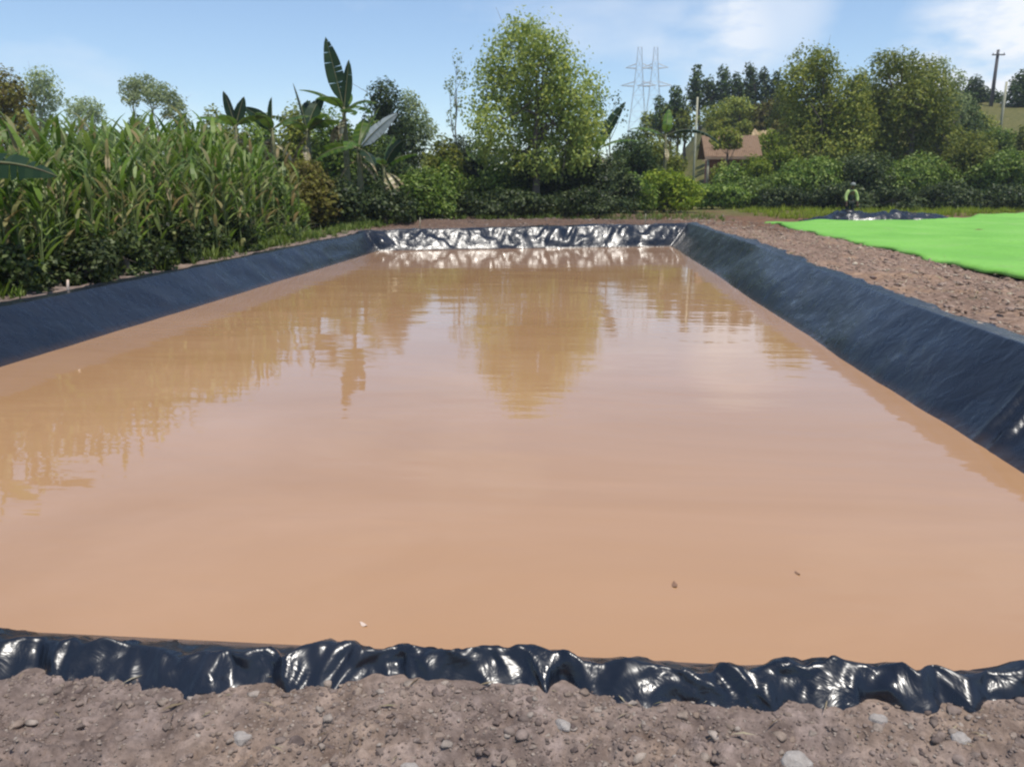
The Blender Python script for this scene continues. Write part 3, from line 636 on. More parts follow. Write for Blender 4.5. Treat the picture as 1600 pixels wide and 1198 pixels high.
for (px, t, b, w, Yd, _), lab in zip(low, ('low dark bush on the bank below the lime green bush', 'low dark bush right behind the small figure', 'low dark bush behind the right part of the plastic heap', 'low dark bush under the tall olive bush', 'low dark bush behind the green sheet near the right edge')):
    bush(lab, px, t, b, w, Yd, 'bush_dark', .18, 4, 3., group='low dark bushes behind the green sheet')

# centre bushes
CB = 'bushes behind the far bank'
for px, t, b, w, Yd, m, lab in ((655, 255, 338, 110, 34, 'bush_green', 'bright green bush behind the far left pond corner'), (610, 225, 330, 100, 38, 'tree_dark', 'dark bush under the dark rounded tree'),
                                (720, 205, 330, 90, 44, 'bush_dark', 'tall dark bush below the spindly tree'), (690, 245, 332, 80, 42, 'bush_green', 'green bush between the corner bush and the tall dark bush'),
                                (775, 255, 332, 100, 41, 'bush_green', 'leafy bush left below the tallest tree'), (835, 228, 330, 110, 43, 'bush_dark', 'dark bush right under the tallest tree'),
                                (905, 215, 330, 100, 42, 'bush_dark', 'dark tangled bush right of the tallest tree trunk'), (955, 245, 330, 90, 44, 'bush_dark', 'dark bush beside the bare twiggy tree'),
                                (990, 205, 300, 80, 55, 'tree_dark', 'dark bush on the skyline right of the bare twiggy tree'), (1030, 215, 300, 90, 58, 'tree_olive', 'olive bush on the skyline below the slope trees'),
                                (560, 285, 345, 110, 31, 'bush_green', 'low green bush right of the brown undergrowth on the left bank'), (470, 240, 358, 110, 27, 'tree_brown', 'brown undergrowth bush below the banana plants'),
                                (600, 282, 350, 90, 30, 'bush_dark', 'dark low bush below the whitish banana leaf'), (440, 285, 368, 80, 24, 'bush_green', 'low green bush where the reeds end'), (420, 250, 372, 90, 23, 'bush_green', 'pale green bush at the right end of the reeds'), (520, 268, 356, 100, 27.5, 'bush_dark', 'dark bush under the tall banana plant'),
                                (800, 292, 334, 130, 37, 'bush_dark', 'low dark bush at the foot of the tallest tree'), (700, 296, 336, 110, 36, 'bush_dark', 'low dark bush behind the middle of the far bank, left'), (910, 290, 332, 130, 38, 'bush_dark', 'low dark bush behind the far bank right of the tallest tree')):
    bush(lab, px, t, b, w, Yd, m, .15 if Yd < 40 else .17, 5, 3., group=CB)

# ------------------------------------------------------------------ reeds on the left
def blade(mb, p0, dirv, L, w, droop, segs=5):
    d = Vector(dirv).normalized(); p = Vector(p0); side = d.cross(Vector((0, 0, 1)))
    side = side.normalized() if side.length > 1e-3 else Vector((1, 0, 0)); vs = []
    for i in range(segs+1):
        t = i/segs; ww = w*(math.sin(math.pi*(.12+.88*t)**.8) if i < segs else 0)+.002
        vs += [p+side*ww*.5, p-side*ww*.5]; p = p+d*(L/segs); d = (d+Vector((0, 0, -droop/segs))).normalized()
    mb.add(vs, [(2*i, 2*i+1, 2*i+3, 2*i+2) for i in range(segs)])
def reed_meshes(seed):
    r = random.Random(seed); st, lf = MB(), MB()
    for _ in range(15):
        a = r.uniform(0, 6.28); q = .55*math.sqrt(r.random()); x, y = q*math.cos(a), q*math.sin(a); h = r.uniform(1.5, 2.35)
        lx, ly = r.uniform(-.12, .12), r.uniform(-.12, .12)
        st.tube([(x, y, 0), (x+lx*.3, y+ly*.3, h*.5), (x+lx, y+ly, h)], [.016, .013, .005], 5, False)
        for k in range(9):
            t = .12+.88*k/8; ph = r.uniform(0, 6.28); e = r.uniform(.55, 1.1)
            blade(lf, (x+lx*t, y+ly*t, h*t), (math.cos(ph), math.sin(ph), 1.1+t*1.2), r.uniform(.5, .85)*(1.1-.25*t), r.uniform(.05, .085), e*1.6)
    return st.mesh('stem', M['reed_stem'], True), lf.mesh('foliage', M['reed'])
RM = [reed_meshes(s) for s in range(5)]
def copy_tree(o, parent=None):
    c = o.copy(); C.objects.link(c)
    if parent: c.parent = parent
    for ch in o.children: copy_tree(ch, c)
    return c
protos = []
for st, lf in RM:
    e = empty('reed_clump', (0, 0, 0)); link('stem', st, e); link('foliage', lf, e); protos.append(e)
used = set()
rows = [(0, 470), (1, 455)]
spots = []
for row in range(5):
    for i in range(14):
        yy = 8.2+i*.72*(1+.025*i)+row*.35+rnd.uniform(-.2, .2); xx = -7.75-row*.75-.012*yy+rnd.uniform(-.18, .18)
        spots.append((xx, yy, row, i))
for n_, (xx, yy, row, i) in enumerate(spots):
    k = rnd.randrange(5); o = protos[k] if k not in used else copy_tree(protos[k]); used.add(k)
    o.location = (xx, yy, gz(xx, yy)-.05); o.rotation_euler.z = rnd.uniform(0, 6.28)
    s = rnd.uniform(.9, 1.12)*(.74+.30*min(1, max(0, (yy-9)/11)))*(1.0+.03*row); o.scale = (s*1.1, s*1.1, s)
    if row == 0: lab = 'tall green reed clump in the front row of the left bank hedge'
    elif row == 1: lab = 'tall green reed clump second row back in the left hedge'
    else: lab = 'tall green reed clump deep inside the left hedge, only its top showing'
    tag(o, lab, 'reed', 'front reeds of the left hedge' if row == 0 else 'second row reeds of the left hedge' if row == 1 else 'back reeds of the left hedge')
# dark broadleaf weeds at the foot of the reeds
for i, (px, t, b, w) in enumerate(((10, 350, 470, 150), (75, 372, 458, 110), (135, 340, 452, 120), (190, 330, 440, 110), (235, 345, 425, 90), (280, 315, 414, 100), (325, 325, 402, 90), (365, 310, 394, 90), (400, 335, 385, 70), (450, 325, 372, 80))):
    g = G(px, b, .48); lab = ['dark broad leaved weed bush at the left edge below the overhanging leaf', 'dark weed bush behind the short white stub', 'weed bush right of the short white stub', 'fourth dark weed bush along the foot of the reeds', 'low weed bush in the middle of the reed foot',
         'taller dark weed bush below the middle of the reeds', 'dark weed bush where the bank starts to narrow', 'dark weed bush near the right end of the reeds', 'small weed bush at the right end of the reeds', 'pale weed bush past the right end of the reeds'][i]
    bush(lab, px, t+22, b+2, w*.85, g.y+.95, 'bush_dark' if i < 8 else 'bush_green', .085, 5, 2.4, -.02, 'weed bushes at the foot of the reeds', 'weed_bush', 'bush')

# ------------------------------------------------------------------ banana plants
def banana_leaf(name, parent, p0, az, elev, L, w, bend, mat, r, roll=0.):
    d = Vector((math.cos(az)*math.cos(elev), math.sin(az)*math.cos(elev), math.sin(elev))); p = Vector(p0); n = 14
    side0 = Vector((-math.sin(az), math.cos(az), 0)); V = []; Fc = []
    side0 = Matrix.Rotation(roll, 3, d) @ side0
    rows_ = []
    for i in range(n+1):
        t = i/n; ww = w*(math.sin(math.pi*min(1, max(0, (t-.12)/.88))**.75)**.7 if t > .12 else .04)
        up = side0.cross(d).normalized(); rows_.append((p.copy(), side0*ww*.5, up*ww*.12, d.copy())); p = p+d*(L/n); d = (d+Vector((0, 0, -bend/n))).normalized()
    for sgn in (-1, 1):
        for i in range(n):
            a, b = rows_[i], rows_[i+1]; j = len(V); tear = r.random() < .4
            q1 = a[0]+a[1]*sgn+a[2]; q2 = b[0]+b[1]*sgn+b[2]
            if tear: q1 = q1.lerp(q2, .28)+Vector((0, 0, -.03))
            V += [a[0], b[0], q2, q1]; Fc.append((j, j+1, j+2, j+3))
    me = bpy.data.meshes.new(name); me.from_pydata([tuple(q) for q in V], [], Fc); me.materials.append(M[mat]); me.polygons.foreach_set('use_smooth', [True]*len(Fc))
    o = link(name, me, parent)
    mb = MB(); mb.tube([q[0]-(q[2]*.05) for q in rows_], [.03*(1-.85*i/n) for i in range(n+1)], 5); mb.build('midrib', M['banana_stem'], o, True)
    return o
def banana(label, px, py_c, Yd, leaves, stem_r=.13, seed=1, dead=0):
    """leaves: list of (azimuth deg in the picture plane: 0 = right, 90 = towards the back, elev, length, width, bend, mat)"""
    r = random.Random(seed); Yd += 5.5; c, ppm = P(px, py_c, Yd); z0 = gz(c.x, Yd); root = empty('banana_plant', (c.x, Yd, z0)); h = c.z-z0
    mb = MB(); mb.tube([(0, 0, -.05), (.03, 0, h*.4), (.02, .02, h*.8), (0, 0, h+.1)], [stem_r*1.2, stem_r, stem_r*.75, stem_r*.45], 10); mb.build('stem', M['banana_stem'], root, True)
    for (az, el, L, w, bd, m) in leaves: banana_leaf('leaf', root, (0, 0, h*r.uniform(.96, 1.02)), R(az), R(el), L*1.17, w*1.25, bd, m, r, (R(78) if m != 'banana' and el > 44 else 0)+r.uniform(-.45, .45))
    for k in range(3):
        a_ = r.uniform(0, 360); banana_leaf('dead_leaf', root, (0, 0, h*r.uniform(.8, .95)), R(a_), R(r.uniform(-10, 15)), r.uniform(1.0, 1.5), r.uniform(.22, .36), 2.2, 'straw', r, r.uniform(-.8, .8))
    tag(root, label, 'banana plant', 'banana plants'); return root
bd, bg, bp = 'banana_dark', 'banana', 'banana_pale_glare'
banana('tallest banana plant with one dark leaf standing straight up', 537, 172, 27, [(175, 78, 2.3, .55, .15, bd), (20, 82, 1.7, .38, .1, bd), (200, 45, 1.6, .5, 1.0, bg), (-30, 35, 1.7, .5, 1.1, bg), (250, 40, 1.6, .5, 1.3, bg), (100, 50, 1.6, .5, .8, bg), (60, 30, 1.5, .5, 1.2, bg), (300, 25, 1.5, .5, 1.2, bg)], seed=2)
pl = banana('banana plant with a leaf coloured whitish for glare reaching up to the right', 560, 232, 25, [(-12, 47, 1.8, .42, .45, bp), (160, 20, 1.7, .5, .9, bg), (200, 10, 1.6, .5, 1.1, bg), (270, 30, 1.5, .5, 1.3, bg), (95, 50, 1.7, .5, .6, bg), (40, 65, 1.5, .45, .5, bg), (310, 0, 1.3, .45, 1., bd)], seed=3)
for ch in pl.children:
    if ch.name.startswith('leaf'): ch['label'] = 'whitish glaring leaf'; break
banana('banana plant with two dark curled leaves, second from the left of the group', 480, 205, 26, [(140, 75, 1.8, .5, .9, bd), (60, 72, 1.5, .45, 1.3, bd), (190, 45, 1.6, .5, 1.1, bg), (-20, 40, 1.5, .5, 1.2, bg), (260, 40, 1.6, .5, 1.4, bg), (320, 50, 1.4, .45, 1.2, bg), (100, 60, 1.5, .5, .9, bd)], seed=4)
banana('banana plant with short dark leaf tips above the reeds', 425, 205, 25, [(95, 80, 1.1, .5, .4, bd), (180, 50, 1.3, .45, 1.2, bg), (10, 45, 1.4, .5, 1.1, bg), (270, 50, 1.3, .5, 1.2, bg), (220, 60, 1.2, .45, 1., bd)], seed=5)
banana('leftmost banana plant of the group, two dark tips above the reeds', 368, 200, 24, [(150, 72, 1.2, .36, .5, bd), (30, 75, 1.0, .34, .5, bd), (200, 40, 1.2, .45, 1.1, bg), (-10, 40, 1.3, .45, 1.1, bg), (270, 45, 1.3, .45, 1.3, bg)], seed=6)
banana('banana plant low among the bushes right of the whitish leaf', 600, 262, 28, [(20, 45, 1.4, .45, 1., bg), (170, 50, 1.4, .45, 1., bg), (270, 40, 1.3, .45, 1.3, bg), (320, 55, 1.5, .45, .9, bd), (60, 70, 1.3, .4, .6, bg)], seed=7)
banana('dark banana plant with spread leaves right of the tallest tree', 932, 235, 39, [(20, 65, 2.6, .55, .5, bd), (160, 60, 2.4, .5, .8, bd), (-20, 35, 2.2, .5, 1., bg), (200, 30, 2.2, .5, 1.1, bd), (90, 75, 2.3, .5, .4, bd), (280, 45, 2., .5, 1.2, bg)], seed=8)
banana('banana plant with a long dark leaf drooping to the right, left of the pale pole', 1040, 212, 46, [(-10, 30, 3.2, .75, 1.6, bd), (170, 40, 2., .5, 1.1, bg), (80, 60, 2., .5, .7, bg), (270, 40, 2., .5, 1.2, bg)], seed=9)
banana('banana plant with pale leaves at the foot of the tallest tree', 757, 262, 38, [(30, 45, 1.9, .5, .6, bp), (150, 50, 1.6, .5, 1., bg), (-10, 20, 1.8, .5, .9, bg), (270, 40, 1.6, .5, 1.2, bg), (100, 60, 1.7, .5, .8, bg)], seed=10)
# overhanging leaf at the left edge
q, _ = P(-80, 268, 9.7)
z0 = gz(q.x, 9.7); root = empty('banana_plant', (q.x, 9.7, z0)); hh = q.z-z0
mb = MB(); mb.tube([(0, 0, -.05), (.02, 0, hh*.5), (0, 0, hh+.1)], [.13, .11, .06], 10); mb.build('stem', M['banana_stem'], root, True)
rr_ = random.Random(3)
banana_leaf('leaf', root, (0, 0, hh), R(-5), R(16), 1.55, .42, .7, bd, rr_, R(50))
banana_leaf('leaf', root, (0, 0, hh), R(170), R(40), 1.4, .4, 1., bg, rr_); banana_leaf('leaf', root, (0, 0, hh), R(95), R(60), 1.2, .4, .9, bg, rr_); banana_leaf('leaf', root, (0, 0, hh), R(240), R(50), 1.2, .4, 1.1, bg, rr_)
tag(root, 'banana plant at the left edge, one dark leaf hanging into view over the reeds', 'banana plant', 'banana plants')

# ------------------------------------------------------------------ grass tufts
def tufts(name, pts, hmin, hmax, mat, lab):
    mb = MB(); r = random.Random(9)
    for (x, y, z) in pts:
        h = r.uniform(hmin, hmax)
        for _ in range(7):
            a = r.uniform(0, 6.28); blade(mb, (x+r.uniform(-.04, .04), y+r.uniform(-.04, .04), z-.01), (math.cos(a)*.5, math.sin(a)*.5, 1.1), h*r.uniform(.6, 1.1), .012+.02*h, r.uniform(.4, 1.2), 3)
    tag(mb.build(name, M[mat]), lab, 'grass', kind='stuff')
pts = []
for _ in range(1300):
    x, y = rnd.uniform(-7.75, -7.0), rnd.uniform(8, 34)
    if rnd.random() < .25+.75*(x < -7.35): pts.append((x, y, gz(x, y)))
for _ in range(700):
    x, y = rnd.uniform(-8, 6.3), rnd.uniform(34, 41); pts.append((x, y, gz(x, y)))
tufts('bank_weeds', pts, .12, .38, 'bush_green', 'short weeds and grass along the foot of the hedges')
pts = []
for _ in range(3200):
    x = rnd.uniform(9, 34); y = rnd.uniform(37, 58)
    if y > np.interp(x, [9, 11.4, 16.2, 24.3, 33], [36.8, 36.8, 39, 47.2, 51]): pts.append((x, y, gz(x, y)))
tufts('grass', pts, .2, .5, 'bush_lime', 'light green grass strip behind the green sheet')

# ------------------------------------------------------------------ hut, bank, poles, pylons, stakes
def hut():
    Yd = 68; a, ppm = P(1104, 268, Yd); b, _ = P(1184, 268, Yd); top, _ = P(1145, 222, Yd+2.2); eave, _ = P(1145, 246, Yd)
    x0, x1 = a.x, b.x; cx = (x0+x1)/2; z0 = gz(cx, Yd)-.3; ze = eave.z-z0; zt = top.z-z0+.5; w = (x1-x0)/2
    root = empty('mud_hut', (cx, Yd, z0)); tag(root, 'small red brown mud hut with rusty roof half hidden by bushes on the slope', 'hut')
    mb = MB(); mb.box((0, 1.6, ze*.5-.1), (2*w-.5, 2.4, ze-.1)); mb.build('wall', M['wall'], root)
    mb = MB(); n = 60
    for face in (0, 1):
        vs = []
        for i in range(n+1):
            x = -w-.25+(2*w+.5)*i/n; dz = .03*(i % 2)
            y0, y1 = (-.35, 2.2) if face == 0 else (4.2, 2.2)
            vs += [(x, y0, ze+dz), (x, y1, zt+dz), (x, y0, ze+dz-.05), (x, y1, zt+dz-.05)]
        fs = []
        for i in range(n): k = 4*i; fs += [(k, k+4, k+5, k+1), (k+2, k+3, k+7, k+6), (k, k+2, k+6, k+4)]
        mb.add(vs, fs)
    rf = mb.build('roof', M['roof'], root)
    mb = MB(); mb.box((0, -.38, ze-.06), (2*w+.5, .05, .22)); mb.build('eave_board', M['eave'], rf)
    for sx in (-w+.05, -w*.32, w*.4, w-.05):
        mb = MB(); mb.tube([(sx, -.2, 0), (sx+.02, -.2, ze*.5), (sx, -.2, ze-.05)], [.11, .10, .09], 8); mb.build('post', M['pole_wood'], root, True)
    mb = MB(); mb.box((-.6, .39, ze*.38), (.9, .04, ze*.7)); mb.build('door', M['darkcloth'], root)
hut()
def bank():
    nu, nv = 90, 16; V = []; line = [(1098, 205), (1120, 196), (1150, 198), (1170, 194), (1192, 188), (1215, 196), (1236, 205)]
    pxs = np.linspace(1096, 1240, nu)
    for j in range(nv):
        for i, px in enumerate(pxs):
            py = np.interp(px, [a for a, _ in line], [b for _, b in line]); Yd = 82
            tp, _ = P(px, py, Yd); zb = gz(tp.x, Yd-2)-.3; t = j/(nv-1); e = min(1, 8*i/nu, 8*(nu-1-i)/nu)
            e *= .75+.35*float(fbm(tp.x*1.3, 2., 5.)); zz = zb+(tp.z-zb)*(1-(1-t)**1.6)*e; y = Yd-2.2+2.2*t+.9*float(fbm(tp.x*.6, t*2, 3)); V.append((tp.x, y, zz+.25*float(fbm(tp.x, t*3, 7))))
    I = np.arange(nu*nv).reshape(nv, nu); Q = np.stack([I[:-1, :-1], I[:-1, 1:], I[1:, 1:], I[1:, :-1]], -1).reshape(-1, 4)
    tag(link('earth_bank', mesh_np('earth_bank', V, Q, M['earth'], True)), kind='structure')
bank()
for px, t, b, w, Yd, m, lab in ((1148, 250, 300, 56, 60, 'bush_green', 'low green shrub hiding the hut wall'), (1515, 168, 240, 76, 82, 'tree_olive', 'olive bush on the grassy slope right of the big trees'), (1556, 190, 245, 60, 76, 'bush_green', 'green bush on the slope left of the pale pole'), (1602, 190, 250, 56, 78, 'tree_olive', 'olive bush on the slope at the right edge'), (1116, 184, 215, 24, 78, 'tree_olive', 'small olive shrub at the left end of the bare earth'), (1162, 183, 212, 26, 78, 'tree_olive', 'small olive shrub in the middle of the bare earth'), (1222, 182, 225, 32, 78, 'tree_brown', 'brownish shrub at the right end of the bare earth'), (1128, 250, 300, 44, 62, 'tree_olive', 'thin olive shrub in front of the left part of the hut'), (1176, 236, 300, 56, 61, 'bush_lime', 'lime shrub in front of the right part of the hut'), (1135, 196, 232, 50, 66, 'tree_olive', 'olive shrub on the slope half covering the hut roof') , (1130, 200, 225, 50, 76, 'tree_olive', 'olive shrub on the bare earth right above the hut roof'), (1205, 200, 245, 60, 74, 'bush_lime', 'lime shrub on the slope right of the hut roof'), (1108, 205, 240, 30, 75, 'tree_olive', 'narrow olive shrub left above the hut roof')):
    bush(lab, px, t, b, w, Yd, m, .25, 3, 2.6, group='trees on the slope')
def pole(name, lab, px, top, Yd, r0, mat, arm=0, lean=0):
    c, _ = P(px, top, Yd); z0 = gz(c.x, Yd); root = empty(name, (c.x, Yd, z0)); h = c.z-z0
    mb = MB(); mb.tube([(0, 0, -.2), (lean*.5, 0, h*.5), (lean, 0, h)], [r0*1.15, r0, r0*.8], 10); mb.build('shaft', M[mat], root, True)
    if arm:
        mb = MB(); mb.box((lean, -r0, h-.6), (arm, .12, .14)); a = mb.build('crossarm', M[mat], root)
        for q in (-.42, 0, .42):
            mb = MB(); mb.tube([(lean+q*arm, -r0, h-.53), (lean+q*arm, -r0, h-.3)], [.06, .04], 8); mb.build('insulator', M['steel'], a, True)
    tag(root, lab, 'pole')
pole('utility_pole', 'dark utility pole with short crossarm on the right hilltop', 1560, 78, 108, .2, 'pole_dark', 1.5)
pole('wooden_pole', 'pale pole standing on the grassy slope near the right edge', 1573, 128, 82, .12, 'pole_wood')
pole('wooden_pole', 'pale upright pole left of the mud hut, rising from the bushes', 1090, 152, 56, .075, 'pole_wood')
def pylon(px, top, Yd, lab, hw, wtop):
    c, _ = P(px, top, Yd); z0 = gz(c.x, Yd); H = c.z-z0; root = empty('lattice_pylon', (c.x, Yd, z0)); tag(root, lab, 'pylon')
    lev = [0, .16, .31, .45, .57, .68, .77, .85, .92, 1.]; wid = lambda t: hw*(1-t)**1.25+wtop
    cs = [(-1, -1), (1, -1), (1, 1), (-1, 1)]
    for sx, sy in cs:
        mb = MB(); mb.tube([(sx*wid(t), sy*wid(t), H*t) for t in lev], [.06]*len(lev), 5); mb.build('leg', M['steel'], root)
    mb = MB()
    for i in range(len(lev)-1):
        a, b = lev[i], lev[i+1]
        for k in range(4):
            p, q = cs[k], cs[(k+1) % 4]
            A = lambda s, t: (s[0]*wid(t), s[1]*wid(t), H*t)
            mb.tube([A(p, a), A(q, b)], [.028, .028], 4, False); mb.tube([A(q, a), A(p, b)], [.028, .028], 4, False); mb.tube([A(p, b), A(q, b)], [.028, .028], 4, False)
    mb.build('bracing', M['steel'], root)
    for t, w in ((.74, 5.2), (.86, 4.0)):
        mb = MB()
        for s in (-1, 1):
            e = (s*w, 0, H*t+.2)
            for sy in (-1, 1): mb.tube([(s*wid(t), sy*wid(t), H*t), e], [.1, .07], 4); mb.tube([(s*wid(t+.03), sy*wid(t+.03), H*(t+.03)), e], [.08, .06], 4)
        mb.build('crossarm', M['steel'], root)
pylon(1000, 74, 250, 'pale lattice pylon, left of the two on the skyline', 4.2, .55)
pylon(1025, 74, 262, 'pale lattice pylon, right of the two on the skyline', 4.4, .55)
for px, top, b, z, r0, m, lab in ((106, 440, 456, .47, .018, 'foam', 'short white stub on the left bank in front of the reeds'), (621, 342, 362, .66, .013, 'pole_wood', 'thin pale stake at the far left corner of the pond'),
                                  (1014, 341, 351, .72, .012, 'pole_wood', 'thin pale stake on the far bank near the right corner')):
    g = G(px, b, z)
    if g.y > 20: g.y = float(yfar(g.x))+DF+.35
    z0 = gz(g.x, g.y); h = .16 if g.y < 20 else .38
    mb = MB(); mb.tube([(0, 0, -.1), (.01, 0, h*.5), (.015, .01, h)], [r0, r0*.95, r0*.8], 8); o = mb.build('wooden_stake', M[m], None, True); o.location = (g.x, g.y, z0); tag(o, lab, 'stake')
# bits floating on the water
def floater(px, py, r, mat, lab, name):
    g = G(px, py, 0); bm = bmesh.new(); n = 22
    vs = [bm.verts.new((r*(1+.15*math.sin(3*a+px))*math.cos(a), .42*r*(1+.2*math.cos(2*a+py))*math.sin(a), .001+.003*math.cos(2*a))) for a in [6.283*i/n for i in range(n)]]
    c = bm.verts.new((0, 0, .003))
    for i in range(n): bm.faces.new((vs[i], vs[(i+1) % n], c))
    me = bpy.data.meshes.new(name); bm.to_mesh(me); bm.free(); me.materials.append(M[mat]); o = link(name, me); o.location = (g.x, g.y, .003); o.rotation_euler.z = px
    md = o.modifiers.new('thickness', 'SOLIDIFY'); md.thickness = .0015
    tag(o, lab, 'floating bit')
floater(1054, 914, .028, 'leaf_litter', 'brown wet leaf floating in the near right part of the water', 'floating_leaf')
floater(1246, 896, .018, 'leaf_litter', 'smaller brown speck floating right of the wet leaf', 'floating_leaf')
floater(568, 976, .022, 'foam', 'pale foam fleck floating close to the near liner edge', 'floating_foam')

# ------------------------------------------------------------------ person
def skin_mesh(name, pts, edges, rad, mat, parent, root=0, sub=2):
    me = bpy.data.meshes.new(name); me.from_pydata(pts, edges, []); o = link(name, me, parent); me.materials.append(M[mat])
    md = o.modifiers.new('skin', 'SKIN'); md.use_smooth_shade = True
    for i, r_ in enumerate(rad): me.skin_vertices[0].data[i].radius = (r_, r_) if not isinstance(r_, tuple) else r_
    me.skin_vertices[0].data[root].use_root = True
    s = o.modifiers.new('sub', 'SUBSURF'); s.levels = sub; s.render_levels = sub; return o
def person():
    g, _ = P(1326, 340, 36.3); root = empty('person', (g.x, 36.3, gz(g.x, 36.3)+.02), R(8)); tag(root, 'small figure in a lime green top and dark trousers beyond the green sheet', 'person')
    # facing the camera (-y), slightly stooped, arms hanging
    pts = [(0, 0, .80), (0, -.01, .98), (0, -.03, 1.14), (0, -.06, 1.26), (0, -.09, 1.33), (0, -.12, 1.42), (0, -.13, 1.50),
           (-.09, 0, .76), (-.11, -.03, .42), (-.11, .01, .07), (-.12, -.12, .04), (.09, 0, .76), (.11, -.02, .42), (.11, .02, .07), (.12, -.11, .04),
           (-.17, -.05, 1.23), (-.26, -.08, .98), (-.24, -.18, .76), (.17, -.05, 1.23), (.26, -.08, .98), (.24, -.17, .76),
           (0, -.205, 1.44), (-.235, -.2, .69), (.235, -.19, .69)]
    ed = [(0, 1), (1, 2), (2, 3), (3, 4), (4, 5), (5, 6), (0, 7), (7, 8), (8, 9), (9, 10), (0, 11), (11, 12), (12, 13), (13, 14), (3, 15), (15, 16), (16, 17), (3, 18), (18, 19), (19, 20), (5, 21), (17, 22), (20, 23)]
    rd = [(.13, .1), (.12, .09), (.15, .1), (.12, .085), .05, (.078, .09), (.07, .08), .085, .06, .045, .03, .085, .06, .045, .03, .06, .045, .035, .06, .045, .035, .018, .028, .028]
    skin_mesh('body', pts, ed, rd, 'skin', root)
    for s in (-1, 1):
        for k in range(5):
            a = s*(.235+(-.03+.018*k)); z = .66; L = (.055, .075, .085, .078, .06)[k]
            mb = MB(); mb.tube([(a, -.2, z+.01), (a, -.215, z-L*.5), (a, -.205, z-L)], [.009, .008, .006], 6); mb.build('finger', M['skin'], root, True)
    tj = [(0, 0, .82), (-.09, 0, .76), (-.11, -.03, .42), (-.11, .01, .1), (.09, 0, .76), (.11, -.02, .42), (.11, .02, .1)]
    skin_mesh('trousers', tj, [(0, 1), (1, 2), (2, 3), (0, 4), (4, 5), (5, 6)], [(.15, .12), .1, .078, .07, .1, .078, .07], 'darkcloth', root)
    skin_mesh('shirt', [(0, 0, .78), (0, -.012, .98), (0, -.03, 1.12)], [(0, 1), (1, 2)], [(.155, .12), (.145, .115), (.16, .115)], 'darkcloth', root)
    jk = [(0, -.04, 1.2), (0, -.07, 1.28), (-.17, -.05, 1.22), (-.26, -.08, .98), (-.245, -.165, .79), (.17, -.05, 1.22), (.26, -.08, .98), (.245, -.155, .79)]
    skin_mesh('jacket', jk, [(0, 1), (0, 2), (2, 3), (3, 4), (0, 5), (5, 6), (6, 7)], [(.16, .12), (.075, .075), .09, .07, .055, .09, .07, .055], 'lime', root)
    mb = MB(); mb.tube([(0, -.125, 1.46), (0, -.125, 1.53), (0, -.125, 1.575), (0, -.125, 1.59)], [.108, .105, .075, .02], 14); mb.box((0, -.25, 1.475), (.15, .12, .015)); mb.build('cap', M['grey'], root, True)
    for s in (-1, 1):
        mb = MB(); mb.tube([(s*.115, .05, .035), (s*.118, -.05, .05), (s*.12, -.15, .03)], [.05, .055, .035], 8); mb.tube([(s*.11, .015, .03), (s*.11, .015, .16)], [.055, .065], 8); mb.build('boot', M['boot'], root, True)
person()

# ------------------------------------------------------------------ haze
mb = MB(); mb.box((0, 160, 27), (860, 540, 62)); hm, nt, out = nm('haze_air')
pv = N(nt, 'VolumePrincipled'); pv.inputs['Color'].default_value = (.80, .88, 1, 1); pv.inputs['Density'].default_value = .0005; pv.inputs['Anisotropy'].default_value = .2
nt.links.new(pv.outputs[0], out.inputs['Volume'])
tag(mb.build('haze', hm), 'thin pale blue haze over the far trees and pylons', 'haze', kind='stuff')

# ------------------------------------------------------------------ sky, sun
SUN_EL, SUN_AZ = 72., 138.      # azimuth clockwise from +Y
az = R(SUN_AZ); el = R(SUN_EL)
sd = Vector((math.sin(az)*math.cos(el), math.cos(az)*math.cos(el), math.sin(el)))
sl = bpy.data.lights.new('sun', 'SUN'); sl.energy = 4.6; sl.angle = R(.5); sl.color = (1, .95, .87)
so = bpy.data.objects.new('sun', sl); C.objects.link(so); so.rotation_euler = (-sd).to_track_quat('-Z', 'Y').to_euler()
w = bpy.data.worlds.new('World'); sc.world = w; w.use_nodes = True; nt = w.node_tree; nt.nodes.clear()
out = nt.nodes.new('ShaderNodeOutputWorld'); bgd = N(nt, 'Background', Strength=.155)
sky = N(nt, 'TexSky', sky_type='NISHITA'); sky.sun_disc = False; sky.sun_elevation = el; sky.sun_rotation = az; sky.air_density = 1.; sky.dust_density = .0; sky.ozone_density = 4.
tc = N(nt, 'TexCoord'); v = tc.outputs['Generated']
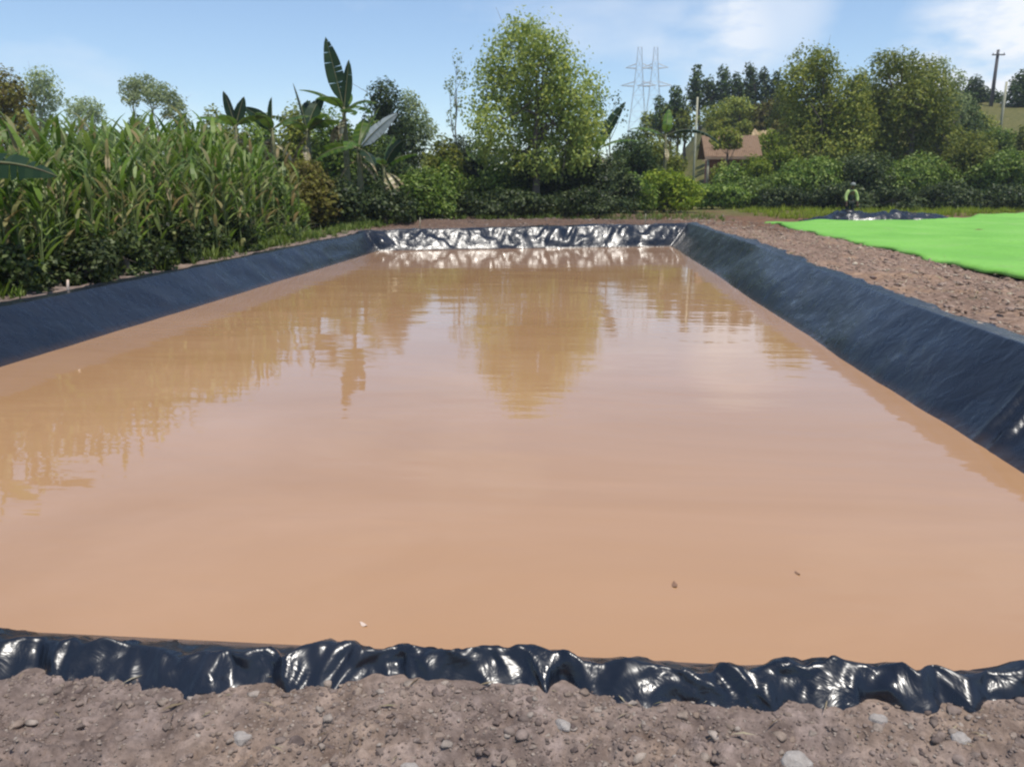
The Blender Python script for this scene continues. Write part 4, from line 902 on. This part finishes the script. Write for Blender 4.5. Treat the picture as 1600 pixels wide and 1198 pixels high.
def dirmask(px, py, lo, hi):
    d = ray(px, py).normalized(); dt = N(nt, 'VectorMath', operation='DOT_PRODUCT'); nt.links.new(v, dt.inputs[0]); dt.inputs[1].default_value = d
    k = N(nt, 'MapRange', interpolation_type='SMOOTHSTEP'); nt.links.new(dt.outputs['Value'], k.inputs[0])
    k.inputs['From Min'].default_value = math.cos(R(hi)); k.inputs['From Max'].default_value = math.cos(R(lo)); return k.outputs[0]
def mth(op, a, b):
    k = N(nt, 'Math', operation=op)
    for i, q in enumerate((a, b)):
        if isinstance(q, (int, float)): k.inputs[i].default_value = q
        else: nt.links.new(q, k.inputs[i])
    return k.outputs[0]
mp = N(nt, 'Mapping'); mp.inputs['Scale'].default_value = (1, 1, 2.6); nt.links.new(v, mp.inputs[0])
cn = nz(nt, mp.outputs[0], 3.2, 6, .55); cn2 = nz(nt, mp.outputs[0], 7, 6, .55)
cl = ramp(nt, cn.outputs[0], [(.5, (0, 0, 0)), (.72, (1, 1, 1))]); cl2 = ramp(nt, cn2.outputs[0], [(.36, (0, 0, 0)), (.56, (1, 1, 1))])
m1 = mth('MULTIPLY', cl2, dirmask(1590, 105, 1.5, 8)); m2 = mth('MULTIPLY', cl2, mth('MULTIPLY', dirmask(1200, 8, 1, 5), .5)); m3 = mth('MULTIPLY', cl, .35)
m4 = mth('MULTIPLY', cl2, mth('MULTIPLY', dirmask(1100, 75, .5, 5), .35))
msk = mth('MINIMUM', mth('ADD', mth('ADD', m1, m4), mth('ADD', m2, m3)), 1)
msk = mth('MAXIMUM', msk, .03)
mx = N(nt, 'MixRGB'); nt.links.new(msk, mx.inputs[0]); nt.links.new(sky.outputs[0], mx.inputs[1]); mx.inputs[2].default_value = (6.6, 6.8, 7.1, 1)
nt.links.new(mx.outputs[0], bgd.inputs[0]); nt.links.new(bgd.outputs[0], out.inputs[0])

sc.view_settings.view_transform = 'Standard'; sc.view_settings.look = 'None'; sc.view_settings.exposure = 0; sc.view_settings.gamma = 1
sc.cycles.filter_width = 2.3
sc.cycles.max_bounces = 6; sc.cycles.transparent_max_bounces = 8
sc.cycles.use_denoising = True
